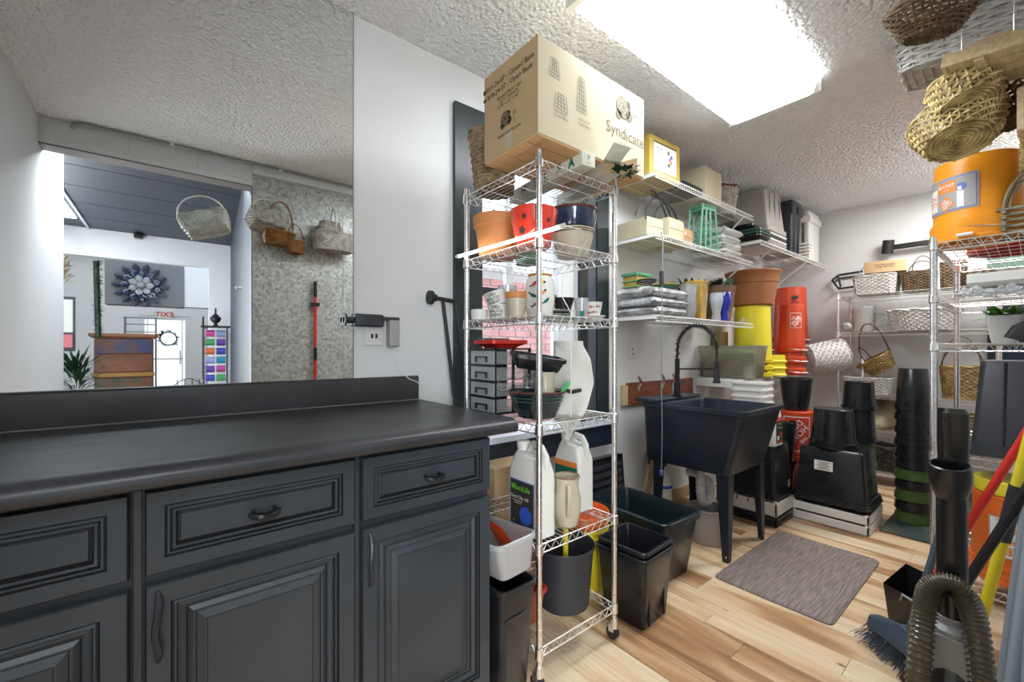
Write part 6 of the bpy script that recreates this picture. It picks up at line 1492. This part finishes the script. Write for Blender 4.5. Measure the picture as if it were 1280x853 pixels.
def smooth(P, n):
    P = [Vector(p) for p in P]; out = []
    for i in range(len(P)-1):
        p0 = P[max(i-1, 0)]; p1 = P[i]; p2 = P[i+1]; p3 = P[min(i+2, len(P)-1)]
        for k in range(n):
            u = k/n; out.append(.5*((2*p1)+(p2-p0)*u+(2*p0-5*p1+4*p2-p3)*u*u+(3*p1-p0-3*p2+p3)*u**3))
    out.append(P[-1]); return out
HS = smooth(HP, 24); MB().tube(HS, [.0235 if i % 3 == 0 else .0190 for i in range(len(HS))], 16).obj('hose', 'hose', t, ang=80)
t = T('push_broom', 'blue grey broom with splayed bristles resting on the planks', 'broom', (2.02, .285, 0), rz=R(-40))
m = MB(); m.loft([(.065, .035, .155, .02), (.10, .030, .15, .02), (.125, .02, .06, .015), (.14, .016, .03, .012)], n=3).obj('head', 'broomblue', t)
m = MB()
for k in range(620):
    a = rnd.uniform(-.15, .15); b = rnd.uniform(-.03, .03); e = (b*1.6+rnd.uniform(-.02, .02)-.02, a*1.18+rnd.uniform(-.012, .012)); c_ = rnd.uniform(.0, .012)
    m.tube([(b, a, .068), ((b+e[0])/2+.004, (a+e[1])/2, .035), (e[0], e[1], .002+c_)], .0011, 3, caps=False)
m.obj('bristles', 'bristle', t, kind='stuff')
MB().cyl((0, 0, .13), (.264, .058, .79), .011, 10).obj('handle', 'broomblue', t)
t = T('black_dustpan', 'upright black dustpan with wire clip behind the broom', 'dustpan', (2.26, .265, 0), rz=R(-30))
MB().add([(-.02, -.13, 0), (-.02, .13, 0), (.06, .13, .01), (.06, -.13, .01), (-.06, -.12, .17), (-.06, .12, .17), (.05, .12, .24), (.05, -.12, .24)], [(0, 1, 2, 3), (0, 4, 5, 1), (1, 5, 6, 2), (3, 7, 4, 0), (2, 6, 7, 3)]).obj('pan', 'blackp', t)
MB().tube([(-.062, -.05, .13), (-.08, -.02, .17), (-.08, .03, .175), (-.062, .05, .14)], .004, 6).obj('wire_clip', 'grey', t)
MB().tube([(.05, 0, .22), (.06, 0, .9)], .010, 8).obj('handle', 'blackp', t)
def stick(name, label, cat, a, b, parts, loc0=None):
    A, B = Vector(a), Vector(b); d = B-A; k = -A.z/d.z if d.z else 0; A0 = A+d*k*0.985
    t = T(name, label, cat, tuple(A0)); 
    for (nm, u0, u1, r, mat) in parts: MB().cyl(tuple((B-A0)*u0), tuple((B-A0)*u1), r, 12).obj(nm, mat, t)
    return t
stick('red_broom_stick', 'red pole leaning to the right across the orange bucket', 'pole', (2.26, .205, .369), (2.22, .02, .86), [('pole', 0, 1.15, .0125, 'redpole')])
stick('yellow_mop_stick', 'yellow pole with black grip leaning right beside the red pole', 'pole', (2.15, .115, .25), (2.10, .024, .80), [('pole', 0, .62, .015, 'yellow'), ('grip', .62, .86, .019, 'darkgrey'), ('pole', .86, 1.2, .016, 'yellow')])
stick('black_steel_stick', 'black pole crossing in front of the yellow pole', 'pole', (1.94, .145, .385), (1.95, .022, .715), [('pole', 0, 1.2, .0125, 'blackp')])
stick('grey_mop_tube', 'thin grey tube leaning at the right edge behind the vacuum', 'pole', (1.83, .062, .20), (1.95, .022, .66), [('pole', 0, 1.2, .013, 'greypipe')])
stick('wide_grey_tube', 'wide grey tube at the bottom right corner of the photo', 'pole', (1.64, .040, .29), (1.80, .016, .56), [('pole', 0, 1.3, .016, 'greypipe')])
stick('dark_grip_tube', 'grey blue tube with dark lower socket, nearest the corner', 'pole', (1.50, .016, .22), (1.66, .008, .52), [('socket', 0, .45, .017, 'broomblue'), ('pole', .45, 1.3, .014, 'greypipe')])
# ================================================================= nested stacks: every piece is a thing of its own
BY = {}
for o in bpy.data.objects:
    if o.parent: BY.setdefault(o.parent.name, []).append(o)
def explode(root, pres, name, cat, group, labels, keep=-1):
    t = bpy.data.objects[root]; ch = BY[root]
    ps = [c for p in pres for c in sorted([c for c in ch if c.name.split('.')[0] == p], key=lambda c: c.name)]
    Mx = Matrix.LocRotScale(t.location, t.rotation_euler, None); n = len(ps)
    rest = [c for c in ch if c not in ps]
    for k, c in enumerate(ps):
        c.parent = None; c.matrix_basis = Mx; c.name = name
        tag(c, labels[k] if isinstance(labels, (list, tuple)) else labels(k, n), cat, group)
    for c in rest: c.parent = ps[keep]
    bpy.data.objects.remove(t)
    return ps
ORD = ['lowest', 'second from the bottom', 'third from the bottom', 'fourth from the bottom', 'fifth from the bottom', 'sixth from the bottom', 'seventh from the bottom', 'eighth from the bottom', 'ninth from the bottom', 'tenth from the bottom', 'topmost']
def od(k, n): return 'topmost' if k == n-1 else ORD[k]
explode('green_leaf_plates', ['plate'], 'leaf_plate', 'plate', 'leaf plates on the third rack shelf', lambda k, n: '%s grey green leaf plate in the stack behind the plastic cup' % od(k, n))
explode('printed_potting_bags', ['bag'], 'printed_bag', 'bag', 'printed white bags on the lowest wall shelf', lambda k, n: '%s printed white bag stacked left on the lowest wall shelf' % od(k, n))
explode('folded_white_bags', ['bag'], 'plastic_bag', 'bag', 'folded bags on the middle wall shelf', lambda k, n: '%s crumpled white plastic bag beside the green lattice crate' % od(k, n))
explode('yellow_green_bowls', ['bowl'], 'shallow_bowl', 'bowl', 'bowls on the printed bags', ['dark green shallow bowl on the printed bags', 'yellow shallow bowl nested in the dark green one'])
explode('stacked_tote_lids', ['lid'], 'tote_lid', 'lid', 'lids under the grey tote', lambda k, n: '%s tote lid, %s, in the pile under the warm grey tote' % (od(k, n), ['white', 'grey', 'white', 'black', 'white'][k]))
explode('dark_green_trays', ['tray', 'top_tray'], 'planter_tray', 'tray', 'dark trays on the corner shelf', ['lowest dark tray, black, left of the warm grey tote', 'second dark green tray left of the warm grey tote', 'third dark green tray left of the warm grey tote', 'small black tray on top of the dark green trays'])
explode('yellow_bucket_stack', ['bucket'], 'yellow_bucket', 'bucket', 'yellow buckets on the ledge', lambda k, n: ['lowest yellow bucket rim standing on the ledge', 'middle yellow bucket rim of the stack on the ledge', 'tall topmost yellow bucket carrying the very large brown pot'][k])
explode('small_yellow_crate', ['tub'], 'yellow_tub', 'tub', 'small ribbed yellow tubs on the ledge', lambda k, n: '%s small ribbed yellow tub right of the yellow buckets' % od(k, n))
explode('orange_yellow_bucket_stack', ['body', 'inner_bucket'], 'floor_bucket', 'bucket', 'buckets behind the rack', ['yellow bucket on the floor behind the rack', 'orange bucket nested in the yellow one behind the rack'])
explode('white_planter_stack', ['planter'], 'rectangular_planter', 'planter', 'white planters behind the sink', lambda k, n: '%s white rectangular planter nested behind the sink' % od(k, n))
explode('grey_lattice_bin', ['body', 'upper_pot'], 'narrow_pot', 'pot', 'narrow black pots beside the sink stack', ['lower tall narrow black pot between tub and orange bucket', 'upper tall narrow black pot between tub and orange bucket'])
explode('orange_logo_bucket', ['lower_bucket', 'body'], 'store_bucket', 'bucket', 'orange buckets behind the black pots', ['lower orange bucket hidden behind the labelled black box', 'upper orange bucket with upside down white logo behind the black pots'])
explode('black_nursery_trays', ['body', 'tray'], 'nursery_tray', 'tray', 'nursery trays on the white crates', ['lower low black nursery tray on the white crates', 'upper low black nursery tray under the labelled black box'])
explode('nursery_pot_stack', ['pot'], 'nursery_pot', 'pot', 'pots stacked behind the wide black pot', lambda k, n: '%s pot, %s, in the stack behind the wide black pot' % (od(k, n), ['olive', 'black', 'olive', 'black', 'black'][k]))
explode('tall_nursery_pot_tower', ['pot'], 'nursery_pot', 'pot', 'pots of the very tall tower', lambda k, n: '%s %s pot of the very tall tower before the far rack' % (od(k, n), ['green', 'black', 'green', 'black', 'green', 'black', 'black', 'black', 'black', 'black', 'black'][k]))
explode('white_shallow_trays', ['tray'], 'shallow_tray', 'tray', 'shallow white trays on the near rack', lambda k, n: '%s shallow white tray on the near rack' % od(k, n))
explode('black_office_bin', ['body', 'inner_bin'], 'square_bin', 'bin', 'nested black square bins on the floor', ['shiny black square bin on the floor right of the rack, outer one', 'black square bin nested inside the other, its rim on top'], keep=0)
